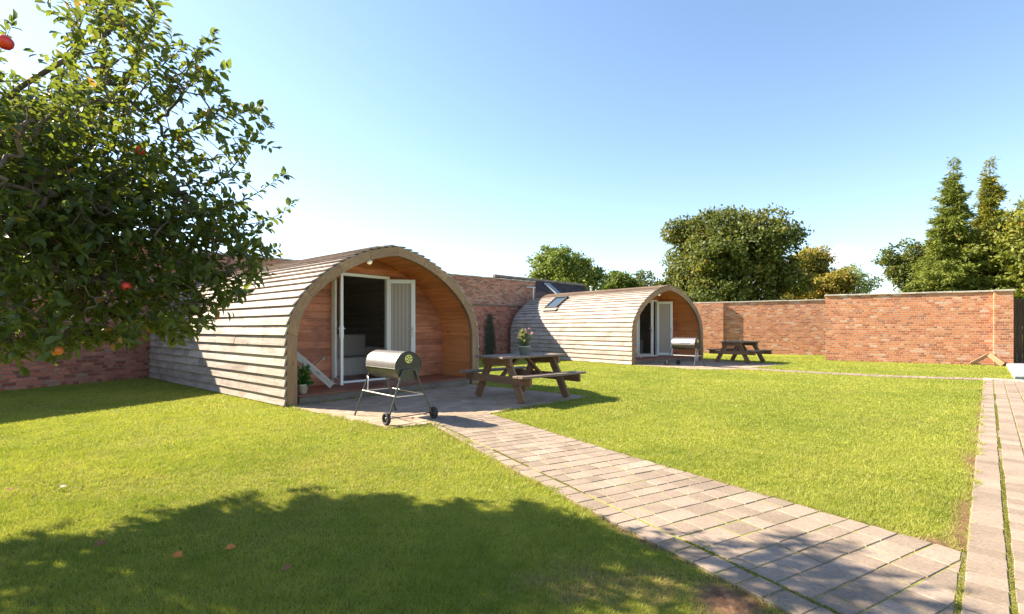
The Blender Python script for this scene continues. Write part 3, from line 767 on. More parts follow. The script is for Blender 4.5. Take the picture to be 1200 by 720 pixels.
    inn = MB(); boards_wall(inn, RC+.055, .02, .0, offset_prof(prof_b, -.02), (d0-.05, d1+.05, 0, dt_+.06), bh=.5, tilt=.0); inn.build('inner_wall', M['dark_room'], root)
    df = MB()
    for x in (d0-.03, d1+.03): df.box((x, RC-.005, (dh+dt_+.06)/2), (.058, .10, dt_+.06-dh))
    df.box(((d0+d1)/2, RC-.005, dt_+.03), (d1-d0, .10, .058)); df.box(((d0+d1)/2, RC-.005, dh+.018), (d1-d0, .10, .036)); df.build('door_frame', M['upvc'], root, bevel=.005)
    lw = (d1-d0)/2-.005
    door_leaf(root, (d0, RC-.03), R(phis[0]), lw, dh+.03, dt_, blind=False)
    door_leaf(root, (d1, RC-.03), R(phis[1]), lw, dh+.03, dt_, key=True)
    # room floor, rear wall
    rf = MB(); rf.box((CX, (RC+L)/2, .13), (PW-.3, L-RC-.1, .05)); rf.build('room_floor', M['deck_red'], root)
    rw = MB(); boards_wall(rw, L-.03, .05, .02, offset_prof(prof_b, -.01), face=1); rw.build('rear_wall', M['clad'], root)
    # porch lamp under the arch crown
    lm = MB(); rot = Matrix.Rotation(math.pi, 3, 'X'); pos = (CX-.60, -.01, 2.385)
    lm.lathe([(0, 0), (.05, 0), (.05, .025), (.045, .03)], pos, rot); pl = lm.build('porch_light', M['upvc'], root)
    lb = MB(); lb.lathe([(.043, .02), (.04, .045), (.022, .06), (0, .064)], pos, rot); lb.build('lens', M['bulb'], pl)
    if skylight:
        r0, s0 = skylight
        # surface point and slope at profile abscissa s0 on the left flank
        x = CX-s0; k = min(range(len(prof_b)), key=lambda i: abs(prof_b[i].x-x)); p = prof_b[k]; d = (prof_b[k+1]-prof_b[k-1]).normalized()
        c = Vector((CX-p.x, r0, p.y)); up = Vector((-d.x*-1, 0, d.y)); up = Vector((abs(d.x), 0, d.y)).normalized(); A = Vector((0, 1, 0)); nrm = up.cross(A)
        if nrm.z < 0: nrm = -nrm
        Mx = Matrix((A, up, nrm)).transposed()
        fr = MB(); w_, h_ = .66, .74
        for cc, ss in (((-w_/2, 0, 0), (.06, h_, .10)), ((w_/2, 0, 0), (.06, h_, .10)), ((0, h_/2, 0), (w_+.06, .07, .12)), ((0, -h_/2, 0), (w_+.06, .07, .08))): fr.box(c+Mx @ Vector((cc[0], cc[1], .05)), ss, Mx)
        sk = fr.build('skylight', M['dark_frame'], root)
        gl = MB(); gl.box(c+Mx @ Vector((0, 0, .065)), (w_-.06, h_-.07, .01), Mx); gl.build('pane', M['skyglass'], sk)
        fs_ = MB(); fs_.box(c+Mx @ Vector((0, -h_/2-.11, .045)), (w_+.2, .2, .012), Mx); fs_.build('flashing', M['lead'], sk)
        fp = MB(); fp.tube([(CX+.2, 5.1-1.2, 2.62), (CX+.2, 5.1-1.2, 2.92)], .045); fp.lathe([(0, .0), (.08, -.03), (.08, -.05), (.0, -.05)], (CX+.2, 3.9, 2.97)); fp.build('flue', M['metal_pale'], root)
    return root
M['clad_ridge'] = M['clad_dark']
make_pod(P1, 6.9, 'nearest timber camping pod with open white double doors, beside the flowering pot table', (108, 42, (1.38, 2.54, 2.20)), None, 1)
make_pod(P2, 6.4, 'further timber camping pod with a skylight in its boarded flank', (66, 57, (1.55, 2.70, 2.20)), (4.37, .8), 2)
random.seed(11)
def sofa(P, label):
    x, y = loc2w(P, 2.45, 2.35); e = empty('sofa', (x, y, .155), P['a']); tag(e, label, 'sofa', 'grey sofas inside the pods')
    m = MB(); m.box((0, .25, .2), (1.9, .8, .4)); m.build('seat', M['sofa'], e, bevel=.03)
    m = MB(); m.box((0, .72, .45), (1.9, .16, .9)); m.build('backrest', M['sofa'], e, bevel=.03)
    m = MB(); m.box((-1.02, .3, .3), (.14, .9, .6)); m.build('armrest', M['sofa'], e, bevel=.03)
    m = MB(); m.box((1.02, .3, .3), (.14, .9, .6)); m.build('armrest', M['sofa'], e, bevel=.03)
sofa(P1, 'pale grey sofa just visible through the open doorway of the nearest pod')
sofa(P2, 'grey sofa in the dark room of the further pod with the skylight')

# crossed slats leaning in the porch corner (a folded wooden rack)
def rack(P, label, x=.55, y=.55):
    wx, wy = loc2w(P, x, y); e = empty('folding_rack', (wx, wy, .163), P['a']); tag(e, label, 'rack', 'folded wooden racks in the pod porches')
    m = MB(); m.beam((-.28, -.05, .72), (.42, -.2, .05), .11, .022, (0, 0, 1)); m.build('slat', M['pale_wood'], e, bevel=.003)
    m = MB(); m.beam((-.30, -.12, .10), (.38, .05, .50), .045, .02, (0, 1, 0)); m.build('brace', M['prop_wood'], e, bevel=.003)
    m = MB(); m.tube([(.36, .03, .49), (.42, .06, .51)], .022, 8); m.build('foot', M['pale_wood'], e)
rack(P1, 'pale crossed wooden rack leaning in the porch of the nearest pod')
rack(P2, 'small crossed wooden rack in the porch of the further pod')

# leaf templates
def leaf_t(w=.5, fold=.08):
    v = [(0, 0, 0), (.32, .46*w, fold), (.32, 0, 0), (.32, -.46*w, fold), (.68, .40*w, fold*.8), (.68, 0, -.02), (.68, -.40*w, fold*.8), (1, 0, -.10)]
    f = [(0, 2, 1), (0, 3, 2), (1, 2, 5, 4), (2, 3, 6, 5), (4, 5, 7), (5, 6, 7)]
    return v, f
LV, LF = leaf_t()
def rand_dirs(n, up=0.):
    d = rng.normal(size=(n, 3)); d[:, 2] += up; return unit(d)
# pots
def pot(name_label, loc, r, h, mat, plantmat, n, leaf, ph, up, flower=None, cat='potted plant', group=None):
    e = empty('potted_plant', loc); tag(e, name_label, cat, group)
    m = MB(); m.lathe([(0, .0), (r*.7, 0), (r*.98, h*.85), (r*1.08, h*.86), (r*1.08, h), (r*.95, h), (r*.9, h*.85), (0, h*.85)]); m.build('pot', mat, e)
    m = MB(); m.lathe([(0, h*.9), (r*.93, h*.9)]); m.build('soil', M['soil'], e)
    d = rand_dirs(n, up); d[:, 2] = np.abs(d[:, 2]); base_ = np.zeros((n, 3)); base_[:, 2] = h*.9
    ln = rng.random(n); pos = base_+d*ln[:, None]*ph*np.array([.42, .42, 1.15]); X, Y, Zv = basis(d+rng.normal(0, .35, (n, 3)), rand_dirs(n, 1.))
    scatter('foliage', LV, LF, pos, X, Y, Zv, leaf*(.6+.7*rng.random(n)), plantmat, rng.random(n), e)
    if flower:
        k = flower; d = rand_dirs(k, 4.); tip = base_[:k]+d*ph*(1.0+.35*rng.random((k, 1))); sp = rng.normal(0, .004, (k*9, 3)); sp[:, 2] *= 2.5
        pos = np.repeat(tip, 9, 0)+sp
        X, Y, Zv = basis(rand_dirs(k*9, .5), rand_dirs(k*9))
        for i in range(k): q = slice(i*9, i*9+9); scatter('flower', LV, LF, pos[q], X[q], Y[q], Zv[q], .022+.012*rng.random(9), M['pink'], rng.random(9), e)
        m = MB()
        for i in range(k): m.tube([tuple(base_[i]), tuple(tip[i])], .0025, 5)
        m.build('stem', M['plant'], e)
    return e
x, y = loc2w(P1, .33, .12); pot('small white pot with a bushy green plant in the nearest porch corner', (x, y, .163), .085, .15, M['pot_white'], M['plant'], 260, .075, .30, .9)
# ------------------------------------------------------------------ picnic tables
def make_table(loc, a, label, seedk):
    random.seed(seedk)
    e = empty('picnic_table', (loc[0], loc[1], .014), a); tag(e, label, 'picnic table', 'timber picnic tables on the patios')
    m = MB(); n = 5; wd = .72
    for i in range(n): m.box((random.gauss(0, .004), -wd/2+wd/n*(i+.5), .715), (1.50, wd/n-.008, .035))
    m.build('tabletop', M['table_top'], e, bevel=.004)
    for s in (-1, 1):
        m = MB()
        for k in (-1, 1): m.box((random.gauss(0, .004), s*.70+k*.058, .432), (1.50, .108, .035))
        m.build('seat', M['table_top'], e, bevel=.004)
    for ex in (-.52, .52):
        for s in (-1, 1):
            m = MB(); m.beam((ex, s*.56, .0), (ex, s*.21, .695), .098, .045, (1, 0, 0)); 
            m2 = MB(); p = Vector((ex, s*.575, .0)); q = Vector((ex, s*.20, .697)); d = (q-p).normalized()
            b_ = Vector((1, 0, 0)); c_ = d.cross(b_)
            m2.box((p+q)/2, ((q-p).length-.02, .05, .14), Matrix((d, b_, c_)).transposed()); m2.build('leg', M['table'], e, bevel=.004)
        o = .049 if ex > 0 else -.049
        m = MB(); m.box((ex+o, 0, .35), (.046, 1.64, .125)); m.box((ex+o, 0, .635), (.046, .70, .12))
        for yy in (-.62, -.40, .40, .62):
            m.lathe([(0, 0), (.012, 0), (.012, -.008), (0, -.008)], (ex+o*1.52, yy, .37), Matrix.Rotation(R(90), 3, 'Y'), 8)
        m.build('crossbeam', M['table'], e, bevel=.004)
        m = MB(); i_ = -1 if ex > 0 else 1
        m.beam((ex+i_*.035, 0, .36), (ex+i_*.42, 0, .685), .085, .04, (0, 1, 0)); m.build('brace', M['table'], e, bevel=.004)
    return e
T1 = (.17, 8.60); ta1 = R(42)
make_table(T1, ta1, 'brown timber picnic table with a potted plant on its top', 21)
make_table((8.02, 17.5), R(38), 'further timber picnic table with a bare top, by the brick wall', 22)
pot('grey pot of pink-tipped flowering sprigs on the nearest picnic table', (T1[0]+.04, T1[1]+.02, .748), .105, .15, M['pot_grey'], M['heather'], 420, .07, .24, 1.6, 7)
# ------------------------------------------------------------------ barrel barbecues
def make_bbq(loc, a, label, tyres=True):
    e = empty('barrel_barbecue', (loc[0], loc[1], .014), a); tag(e, label, 'barbecue', 'drum barbecues beside the pods')
    L, r, zc = .80, .185, .70; n = 20
    def drum(a0, a1, rr, x0, x1, m, n_=14):
        vs_ = []
        for k in range(n_+1):
            t_ = a0+(a1-a0)*k/n_; vs_ += [(x0, math.cos(t_)*rr, zc+math.sin(t_)*rr), (x1, math.cos(t_)*rr, zc+math.sin(t_)*rr)]
        m.add(vs_, [(2*k, 2*k+1, 2*k+3, 2*k+2) for k in range(n_)], None, 0., True)
    def disc(a0, a1, rr, x, m, n_=14):
        vs_ = [(x, 0, zc)]+[(x, math.cos(a0+(a1-a0)*k/n_)*rr, zc+math.sin(a0+(a1-a0)*k/n_)*rr) for k in range(n_+1)]
        f = [(0, k+1, k+2) for k in range(n_)]
        m.add(vs_, [t_ if x > 0 else t_[::-1] for t_ in f])
    cut_a = R(-8)
    m = MB(); drum(cut_a, math.pi-cut_a, r+.004, -L/2, L/2, m); lid = m.build('lid', M['lid'], e)
    m = MB()
    for x in (-L/2, L/2):
        m = MB(); disc(cut_a, math.pi-cut_a, r+.004, x, m); m.tube([(x, math.cos(cut_a+(math.pi-2*cut_a)*k/14)*(r+.004), zc+math.sin(cut_a+(math.pi-2*cut_a)*k/14)*(r+.004)) for k in range(15)], .005, 6)
        m.build('end_plate', M['black'], lid)
    m = MB(); m.tube([(-.16, r*.93, zc+.07), (-.16, r+.045, zc+.085), (.16, r+.045, zc+.085), (.16, r*.93, zc+.07)], .008); m.build('handle', M['black'], lid)
    m = MB(); drum(math.pi-cut_a, 2*math.pi+cut_a, r, -L/2+.004, L/2-.004, m); disc(math.pi-cut_a, 2*math.pi+cut_a, r, -L/2+.004, m); disc(math.pi-cut_a, 2*math.pi+cut_a, r, L/2-.004, m)
    m.tube([(-L/2, -r, zc-.028), (L/2, -r, zc-.028)], .006, 6); m.build('barrel', M['olive'], e)
    for sx in (-1, 1):
        rot = Matrix.Rotation(R(90*sx), 3, 'Y'); m = MB(); c = (sx*(L/2+.002), 0, zc+.095); m.lathe([(0, .008), (.055, .008), (.055, 0)], c, rot, 24, smooth=False); v = m.build('vent', M['yellow'], e)
        h = MB()
        for k in range(5):
            an = 2*math.pi*k/5; h.lathe([(0, .0095), (.0105, .0095), (.0105, .008)], (c[0], c[1]+math.cos(an)*.034, c[2]+math.sin(an)*.034), rot, 10, smooth=False)
        h.lathe([(0, .014), (.009, .013), (.009, .008)], c, rot, 10); h.build('vent_hole', M['black'], v)
    for sx in (-1, 1):                                  # bent tube end frames: two legs and a saddle
        xt, xb = sx*(L/2+.018), sx*(L/2+.06)
        wh = sx > 0
        m = MB(); m.tube([(xt, -.10, zc-.07), (xt, -.085, zc-.045), (xt, .085, zc-.045), (xt, .10, zc-.07)], .0125); m.build('saddle', M['tube'], e)
        for sy in (-1, 1):
            foot = (xb, sy*.315, .075 if wh else .0); m = MB(); m.tube([(xt, sy*.10, zc-.07), foot], .0125); m.build('leg', M['tube'], e)
        m = MB(); m.tube([(sx*(L/2+.04), -.215, .33), (sx*(L/2+.04), .215, .33)], .008); m.build('crossbar', M['chrome'], e)
    for sy in (-1, 1):
        m = MB(); m.tube([(-L/2-.04, sy*.21, .335), (L/2+.04, sy*.21, .335)], .009); m.build('rail', M['chrome'], e)
    m = MB(); m.tube([(-L/2-.02, -.15, zc-.17), (-L/2+.10, -.19, zc-.19), (-L/2+.10, -.21, .34)], .009); m.build('hanger', M['chrome'], e)
    for sy in (-1, 1):
        w = empty('wheel', (L/2+.06, sy*.325, .078), 0, e); rot = Matrix.Rotation(R(90), 3, 'X')
        m = MB(); m.lathe([(.05, -.022), (.072, -.022), (.078, -.012), (.078, .012), (.072, .022), (.05, .022), (.05, -.022)], (0, sy*.02, 0), rot, 24); m.build('tyre', M['rubber'], w)
        m = MB(); m.lathe([(0, -.014), (.016, -.014), (.018, -.006), (.05, -.010), (.05, .010), (.018, .006), (.016, .014), (0, .014)], (0, sy*.02, 0), rot, 24); m.build('rim', M['tube'], w)
    m = MB(); m.tube([(L/2+.06, -.35, .078), (L/2+.06, .35, .078)], .007); m.build('axle', M['tube'], e)
    return e
bc = (-1.60, 6.66); make_bbq(bc, math.atan2(-.71, .62)+R(2), 'nearest black and silver drum barbecue with its wheels at the right, before the nearest pod')
make_bbq((5.50, 15.75), math.atan2(-.75, .66)+math.pi, 'further drum barbecue with wheels at the left, before the skylight pod')
# plastic bottle on the far porch edge
x, y = loc2w(P2, 3.25, -.35); e = MB()
e.lathe([(0, 0), (.05, 0), (.055, .01), (.055, .2), (.045, .25), (.018, .30), (.018, .33), (0, .33)], (0, 0, 0), None, 16)
def mk_bottle():
    N = NT('clear_plastic'); N.base((.8, .8, .78), .15); N.b.inputs['Transmission Weight'].default_value = .5; return N.m
o = e.build('bottle', mk_bottle()); o.location = (x, y, .014); tag(o, 'clear plastic bottle standing beside the further barbecue', 'bottle')

# ------------------------------------------------------------------ brick walls
def wall(name, label, pts, th, mat, parts=(), cop=True, capmat=None, group='brick walls round the garden'):
    """pts: list of (x,y,h); thickness goes to the left of travel"""
    e = empty('brick_wall', (pts[0][0], pts[0][1], 0)); o = Vector((pts[0][0], pts[0][1], 0)); tag(e, label, 'brick wall', group)
    m = MB(); c = MB(); s_ = 0
    for (x0, y0, h0), (x1, y1, h1) in zip(pts[:-1], pts[1:]):
        a = Vector((x0, y0, 0))-o; b = Vector((x1, y1, 0))-o; d = (b-a).normalized(); n = Vector((-d.y, d.x, 0))*th; L = (b-a).length
        up = Vector((0, 0, 1))
        vs_ = [a, b, b+n, a+n, a+up*h0, b+up*h1, b+n+up*h1, a+n+up*h0]
        m.add(vs_, [(0, 1, 5, 4), (1, 2, 6, 5), (2, 3, 7, 6), (3, 0, 4, 7), (4, 5, 6, 7)], (d, n.normalized(), up), 0)
        if cop:
            t_ = -.03
            while t_ < L:
                w_ = random.uniform(.55, .95); t2 = min(t_+w_, L+.03); k0 = (t_+t2)/2/L; hh = h0+(h1-h0)*k0
                cc = a+d*((t_+t2)/2)+n/2+up*(hh+.027+random.gauss(0, .003)); c.box(cc, (t2-t_-.006, th+.08, .055), Matrix((d, Vector((-d.y, d.x, 0)), up)).transposed()); t_ = t2
    w = m.build('wall', mat, e)
    if cop: c.build('coping', M['coping'], e, bevel=.01)
    return e, o
ku = (.69, .724); K0 = (-6.15, 15.35)
def kw(t_, off=0): return (K0[0]+ku[0]*t_-ku[1]*off, K0[1]+ku[1]*t_+ku[0]*off)
kink = kw(-3.62)
# leftmost wall: travels towards the kink (garden on its right hand -> thickness to the left)
wall('w', 'tall shaded red brick wall left of the nearest pod, behind the apple tree', [(-12.6, 1.2, 3.15), (kink[0]+.1, kink[1]+.3, 3.2)], .4, M['brick_old'])
ks = kw(-3.4)
e, o = wall('w', 'tall weathered brick wall with a ledge, rising behind the nearest pod', [(*kw(-3.55), 2.16), (*kw(10.5), 2.16)], .5, M['brick_old'], cop=False)
m = MB(); d = Vector((*ku, 0)); n = Vector((-ku[1], ku[0], 0)); up = Vector((0, 0, 1))
a = Vector((*kw(-3.55, .03), 0))-o; b = Vector((*kw(10.5, .03), 0))-o; n2 = n*.44
vs_ = [a+up*2.162, b+up*2.162, b+n2+up*2.162, a+n2+up*2.162, a+up*3.20, b+up*3.32, b+n2+up*3.32, a+n2+up*3.20]
m.add(vs_, [(0, 1, 5, 4), (1, 2, 6, 5), (2, 3, 7, 6), (3, 0, 4, 7), (4, 5, 6, 7)], (d, n, up)); m.build('upper_wall', M['brick_top'], e)
m = MB()
Mx = Matrix((d, n, up)).transposed(); m.box((Vector((*kw(3.47, -.035+.10), 0))-o)+up*2.17, (14.0, .2, .055), Mx); m.build('string_course', M['deck'], e)  # projecting lip of the ledge; its dark colour also paints in the shadow line
m = MB(); t_ = -3.5
while t_ < 10.45:
    t2 = min(t_+random.uniform(.3, .6), 10.5); k_ = (t_+3.55)/14.05; m.box((Vector((*kw((t_+t2)/2, .25), 0))-o)+up*(3.225+.12*k_+random.gauss(0, .004)), (t2-t_-.01, .52, .05), Mx); t_ = t2
m.build('coping', M['coping'], e, bevel=.01)
# green-black algae run on the wall face
N = NT('algae_run'); uvn = N.n('ShaderNodeUVMap').outputs[0]; f_ = N.noise(N.vscale(uvn, (6., 1.5, 1)), 1.5, 6, .7)
N.base((.035, .045, .025), .9); sp_ = N.n('ShaderNodeSeparateXYZ', {0: uvn})
ux = N.math('ABSOLUTE', N.math('SUBTRACT', sp_.outputs[0], .5)); vv = sp_.outputs[1]
al = N.math('SUBTRACT', N.math('ADD', f_, .20), N.math('MULTIPLY', ux, 1.5)); al = N.math('SUBTRACT', al, N.math('MULTIPLY', N.math('POWER', vv, 4.), .5))
al = N.n('ShaderNodeMapRange', {'Value': al, 'From Min': .12, 'From Max': .45, 'To Max': .85}).outputs[0]
tb = N.n('ShaderNodeBsdfTransparent'); mx_ = N.n('ShaderNodeMixShader', {0: al, 1: tb.outputs[0], 2: N.b.outputs[0]}); N.l(mx_.outputs[0], N.o.inputs['Surface'])
me = bpy.data.meshes.new('algae_stain'); tc0 = 7.55
p0 = Vector((*kw(tc0-.55, -.004), 0))-o; p1 = Vector((*kw(tc0+.55, -.004), 0))-o
me.from_pydata([p0, p1, p1+up*1.95, p0+up*1.95], [], [(0, 1, 2, 3)]); uvl = me.uv_layers.new(name='UVMap')
for i, c in enumerate([(0, 0), (1, 0), (1, 1), (0, 1)]): uvl.data[i].uv = c
me.materials.append(N.m); so = bpy.data.objects.new('algae_stain', me); col.objects.link(so); so.parent = e
wall('w', 'lower brick wall hidden behind the skylight pod', [(*kw(10.52), 2.42), (5.0, 27.05, 2.42)], .4, M['brick_sun'])
wall('w', 'long sunlit red brick wall at the back, behind the further picnic table', [(5.0, 27.05, 2.42), (13.95, 22.02, 2.44), (18.5, 19.5, 2.44)], .4, M['brick_sun'])
# projecting pier of wall B
eB = [o_ for o_ in bpy.data.objects if o_.get('label', '').startswith('long sunlit')][0]; ob = Vector(eB.location)
dB = Vector((.87, -.493, 0)).normalized(); nB = Vector((-dB.y, dB.x, 0)); 
pB = Vector((9.25, 24.66, 0))-ob; m = MB(); MB_ = Matrix((dB, nB, up)).transposed(); m.box(pB-nB*.0+dB*.1+up*1.205, (2.1, .32, 2.41), MB_, masonry=True); m.build('pier', M['brick_sun'], eB)
# wall A, nearer, with end pier
A0 = Vector((11.72, 18.60, 0)); A1 = Vector((15.95, 15.86, 0)); dA = (A1-A0).normalized(); nA = Vector((-dA.y, dA.x, 0))
eA, oA = wall('w', 'nearer sunlit brick wall at right, ending in a pier by the dark gate', [(A0.x, A0.y, 2.40), (A1.x-dA.x*.45, A1.y-dA.y*.45, 2.38)], .42, M['brick_sun'])
m = MB(); MA = Matrix((dA, nA, up)).transposed(); LA = (A1-A0).length
m.box(dA*(LA-.225)+nA*.17+up*1.19, (.45, .60, 2.38), MA, masonry=True); m.build('pier', M['brick_sun'], eA)
m = MB(); m.box(dA*(LA-.225)+nA*.17+up*2.408, (.53, .68, .055), MA); m.build('pier_coping', M['coping'], eA, bevel=.01)
# brick return of wall A going back along the gate opening, then the gate
G0 = A1+dA*.03+nA*.47
eG = empty('gate', tuple(G0+dA*.02), math.atan2(dA.y, dA.x)); tag(eG, 'dark boarded wooden gate beyond the end pier of the right wall', 'gate')
m = MB()
for i in range(9): m.box((.10+i*.125, 0, 1.10), (.118, .03, 2.1))
m.build('board', M['gate'], eG, bevel=.004)
for zz in (.45, 1.75): m = MB(); m.box((.6, .03, zz), (1.15, .03, .12)); m.build('rail', M['gate'], eG)
m = MB(); m.box((.0, .0, 1.12), (.09, .09, 2.24)); m.box((1.25, .0, 1.12), (.09, .09, 2.24)); m.build('post', M['gate'], eG, bevel=.005)
GE = G0+dA*1.4
wall('w', 'shaded brick wall beyond the gate at the right edge', [(GE.x, GE.y, 2.4), (GE.x+dA.x*6, GE.y+dA.y*6, 2.4)], .4, M['brick_sun'])
# wooden prop leaning at the wall foot
pp = A0+dA*(LA-.60)-nA*.28
e = empty('wooden_trestle', (pp.x, pp.y, 0), math.atan2(dA.y, dA.x)); tag(e, 'low triangular wooden trestle at the foot of the right brick wall', 'trestle')
m = MB(); m.beam((-.44, 0, .04), (.02, .1, .36), .10, .05, (0, 0, 1)); m.build('rafter', M['prop_wood'], e, bevel=.004)
m = MB(); m.beam((.02, .06, .36), (.30, -.12, .05), .15, .05, (0, 0, 1)); m.build('board', M['prop_wood'], e, bevel=.004)
m = MB(); m.beam((-.36, .06, .05), (.25, .04, .05), .05, .05, (0, 0, 1)); m.build('base_rail', M['prop_wood'], e, bevel=.004)
# ------------------------------------------------------------------ outbuilding behind the tall wall
ex0 = kw(9.9, .55); e = empty('outbuilding', (ex0[0], ex0[1], 0), math.atan2(ku[1], ku[0])); tag(e, 'low outbuilding with a dark tiled roof and roof window behind the wall', 'building')
Lr = 7.3
m = MB(); rz_, ez = 3.70, 2.52; rdg = [(0, 1.5, rz_), (Lr, 1.5, rz_+.03)]
m.add([(-.1, -.15, ez-.0), (Lr-1.0, -.15, ez), (Lr, 1.5, rz_+.03), (-.1, 1.5, rz_), (-.1, 3.2, ez), (Lr-.4, 3.2, ez)], [(0, 1, 2, 3), (3, 2, 5, 4), (1, 5, 2)], (Vector((1, 0, 0)), Vector((0, .8, .57)).normalized(), up)); m.build('roof', M['tiles'], e)
rfo = bpy.data.objects[-1] if False else None
m = MB(); t_ = -.1
while t_ < Lr-.05: m.tube([(t_+.01, 1.5, rz_+.02), (t_+.29, 1.5, rz_+.02+random.gauss(0, .004))], .085, 10); t_ += .30
m.build('ridge_tiles', M['ridge'], e)
m = MB(); m.box((Lr/2-.5, 1.5, 1.24), (Lr-1.2, 3.1, 2.48), masonry=True); m.build('wall', M['brick_old'], e)
sl = Vector((0, 1.65, rz_-ez)).normalized(); nn = Vector((1, 0, 0)).cross(sl); Ms = Matrix((Vector((1, 0, 0)), sl, nn)).transposed()
m = MB(); cc = Vector((3.55, .85, ez+1.0*(rz_-ez)/1.65)); m.box(cc+nn*.04, (.42, 1.0, .07), Ms); s1_ = m.build('roof_window', M['metal_pale'], e)
m = MB(); m.box(cc+nn*.08, (.34, .9, .01), Ms); m.build('pane', M['skyglass'], s1_)
m = MB(); m.box((2.2, -.20, ez-.03), (6.2, .09, .08)); m.build('gutter', M['black'], e)
# pipe on the wall end
px = kw(10.0, -.12); m = MB(); m.tube([(0, 0, 2.3), (0, 0, 3.0), (-.0, 0, 3.05)], .035); m.tube([(-.32, -.2, 3.04), (.1, .06, 3.04)], .03)
o = m.build('vent_pipe', M['metal_pale']); o.location = (px[0]+.12, px[1]-.05, 0); tag(o, 'pale galvanised vent pipe with a crossarm at the end of the tall wall', 'pipe')

# ------------------------------------------------------------------ background trees
QV = [(0, 0, 0), (.5, .32, .08), (1, 0, -.05), (.5, -.32, .08)]; QF = [(0, 3, 2), (0, 2, 1)]
def bg_tree(name, label, cx, cyy, w, h0, h1, mat, leaf=.26, dens=1., lobes=14, seed=0, group=None, flat=1., gap=.0, trunk_r=.25, dome=.5):
    r = np.random.default_rng(seed); e = empty(name, (cx, cyy, 0)); tag(e, label, 'tree', group)
    H = (h1-h0); c0 = np.array([0, 0, h0+H*.45]); rad = np.array([w/2, w/2, H*.55])
    # lobes on a shell make the uneven outline
    L = []; 
    for i in range(lobes):
        d = unit(r.normal(size=3)+np.array([0, -.2, .25])); q = c0+d*rad*np.array([.70, .70, .72])*r.uniform(.55, 1.12); rr = w*r.uniform(.09, .22); L.append((q, rr))
    L.append((c0, w*.26)); L.append((c0+[0, 0, H*.12], w*.22))
    pos = []; nor = []
    for q, rr in L:
        nc = int(dens*58*(rr/1.5)**2)+12                  # twig clumps on and in each lobe
        d = unit(r.normal(size=(nc, 3))); rad_ = rr*(.45+.62*r.random(nc)**.5); cc = q+d*rad_[:, None]*np.array([1, 1, .85])
        for j in range(nc):
            k = int(r.integers(14, 40)*dens); off = r.normal(size=(k, 3))*np.array([.40, .40, .20])*max(.5, rr*.34); pos.append(cc[j]+off); nor.append(np.repeat((d[j]*.7+[0, 0, .6])[None], k, 0))
    pos = np.concatenate(pos); nor = np.concatenate(nor); n = len(pos)
    keep = (pos[:, 2] > h0*.75)
    pos, nor = pos[keep], nor[keep]; n = len(pos)
    up_ = unit(nor+r.normal(size=(n, 3))*.55); X, Y, Z = basis(unit(r.normal(size=(n, 3))), up_)
    tone = np.clip(r.normal(.45, .2, n)+(vnoise(pos[:, 0]+cx, pos[:, 2], .55, seed+40)-.5)*.7, 0, 1)
    scatter('crown', QV, QF, pos, X, Y, Z, leaf*(.6+.8*r.random(n)), mat, tone, e)
    m = MB(); m.tube([(0, 0, 0), (.1, 0, h0*.7), (-.05, 0, h0+H*.5)], [trunk_r, trunk_r*.8, trunk_r*.35], 9)
    for q, rr in L[:8]: m.tube([(0, 0, h0*.7), tuple(np.array([0, 0, h0])+(q-[0, 0, h0])*.45+[0, 0, .3]), tuple(q)], [trunk_r*.45, trunk_r*.25, .04], 6)
    m.build('trunk', M['bark'], e); return e
GT = 'trees beyond the garden walls'
def at(x, Z): return ((x-600)/F*Z, Z)
def hh(y, Z): return EYE+(385-y)/F*Z
def T(name, label, x0, x1, ytop, Z, mat, ybot=375, **k):
    cx = (x0+x1)/2; X, Y = at(cx, Z); w = (x1-x0)/F*Z*1.12; return bg_tree(name, label, X, Y, w, hh(ybot, Z), hh(ytop, Z), mat, group=GT, **k)
T('broadleaf_tree', 'rounded bright green tree above the dark outbuilding roof', 610, 718, 280, 42, M['leaf_green'], seed=3, lobes=15, leaf=.24)
T('broadleaf_tree', 'small green tree left of the gap behind the pod roof', 692, 755, 308, 46, M['leaf_green'], seed=4, lobes=8, leaf=.24)
T('broadleaf_tree', 'small dark feathery tree between two larger trees', 722, 790, 300, 50, M['leaf_dark'], seed=5, lobes=9, leaf=.22, dens=.8)
T('broadleaf_tree', 'left shoulder of the big trees, tall narrow crown just above the pod arch', 762, 850, 246, 43, M['leaf_dark'], seed=6, lobes=14, leaf=.24)
T('broadleaf_tree', 'largest dark spreading tree with turning leaves behind the far wall', 795, 938, 256, 40, M['leaf_dark'], seed=12, lobes=22, leaf=.25, dens=1.1)
T('broadleaf_tree', 'golden topped tree just right of the largest dark tree', 905, 985, 282, 46, M['leaf_gold'], seed=8, lobes=13, leaf=.22)
T('broadleaf_tree', 'low yellow-green bushy tree over the step in the wall', 945, 1010, 306, 42, M['leaf_gold'], seed=9, lobes=8, leaf=.22)
T('broadleaf_tree', 'thin pale green tree beneath the little white cloud', 972, 1030, 298, 48, M['leaf_pale'], seed=10, lobes=9, leaf=.2, dens=.6)
T('broadleaf_tree', 'round olive tree left of the spruces', 1032, 1112, 279, 38, M['leaf_dark'], seed=14, lobes=12, leaf=.22)
T('broadleaf_tree', 'tall golden-green broadleaf tree at the right edge before the spruces', 1138, 1238, 216, 31, M['leaf_golden_green'], seed=13, lobes=20, leaf=.22, dens=.9)
for i, (a, b, t_, Z, mt, lb) in enumerate([(560, 640, 330, 70, 'leaf_green', 'distant green tree just clear of the long wall top'), (1085, 1180, 318, 44, 'leaf_gold', 'bushy golden-green shrub tree under the spruces'), (1225, 1330, 230, 34, 'leaf_dark', 'dark tree outside the right edge of the garden')]):
    if i: T('broadleaf_tree', lb, a, b, t_, Z, M[mt], seed=30+i, lobes=10)
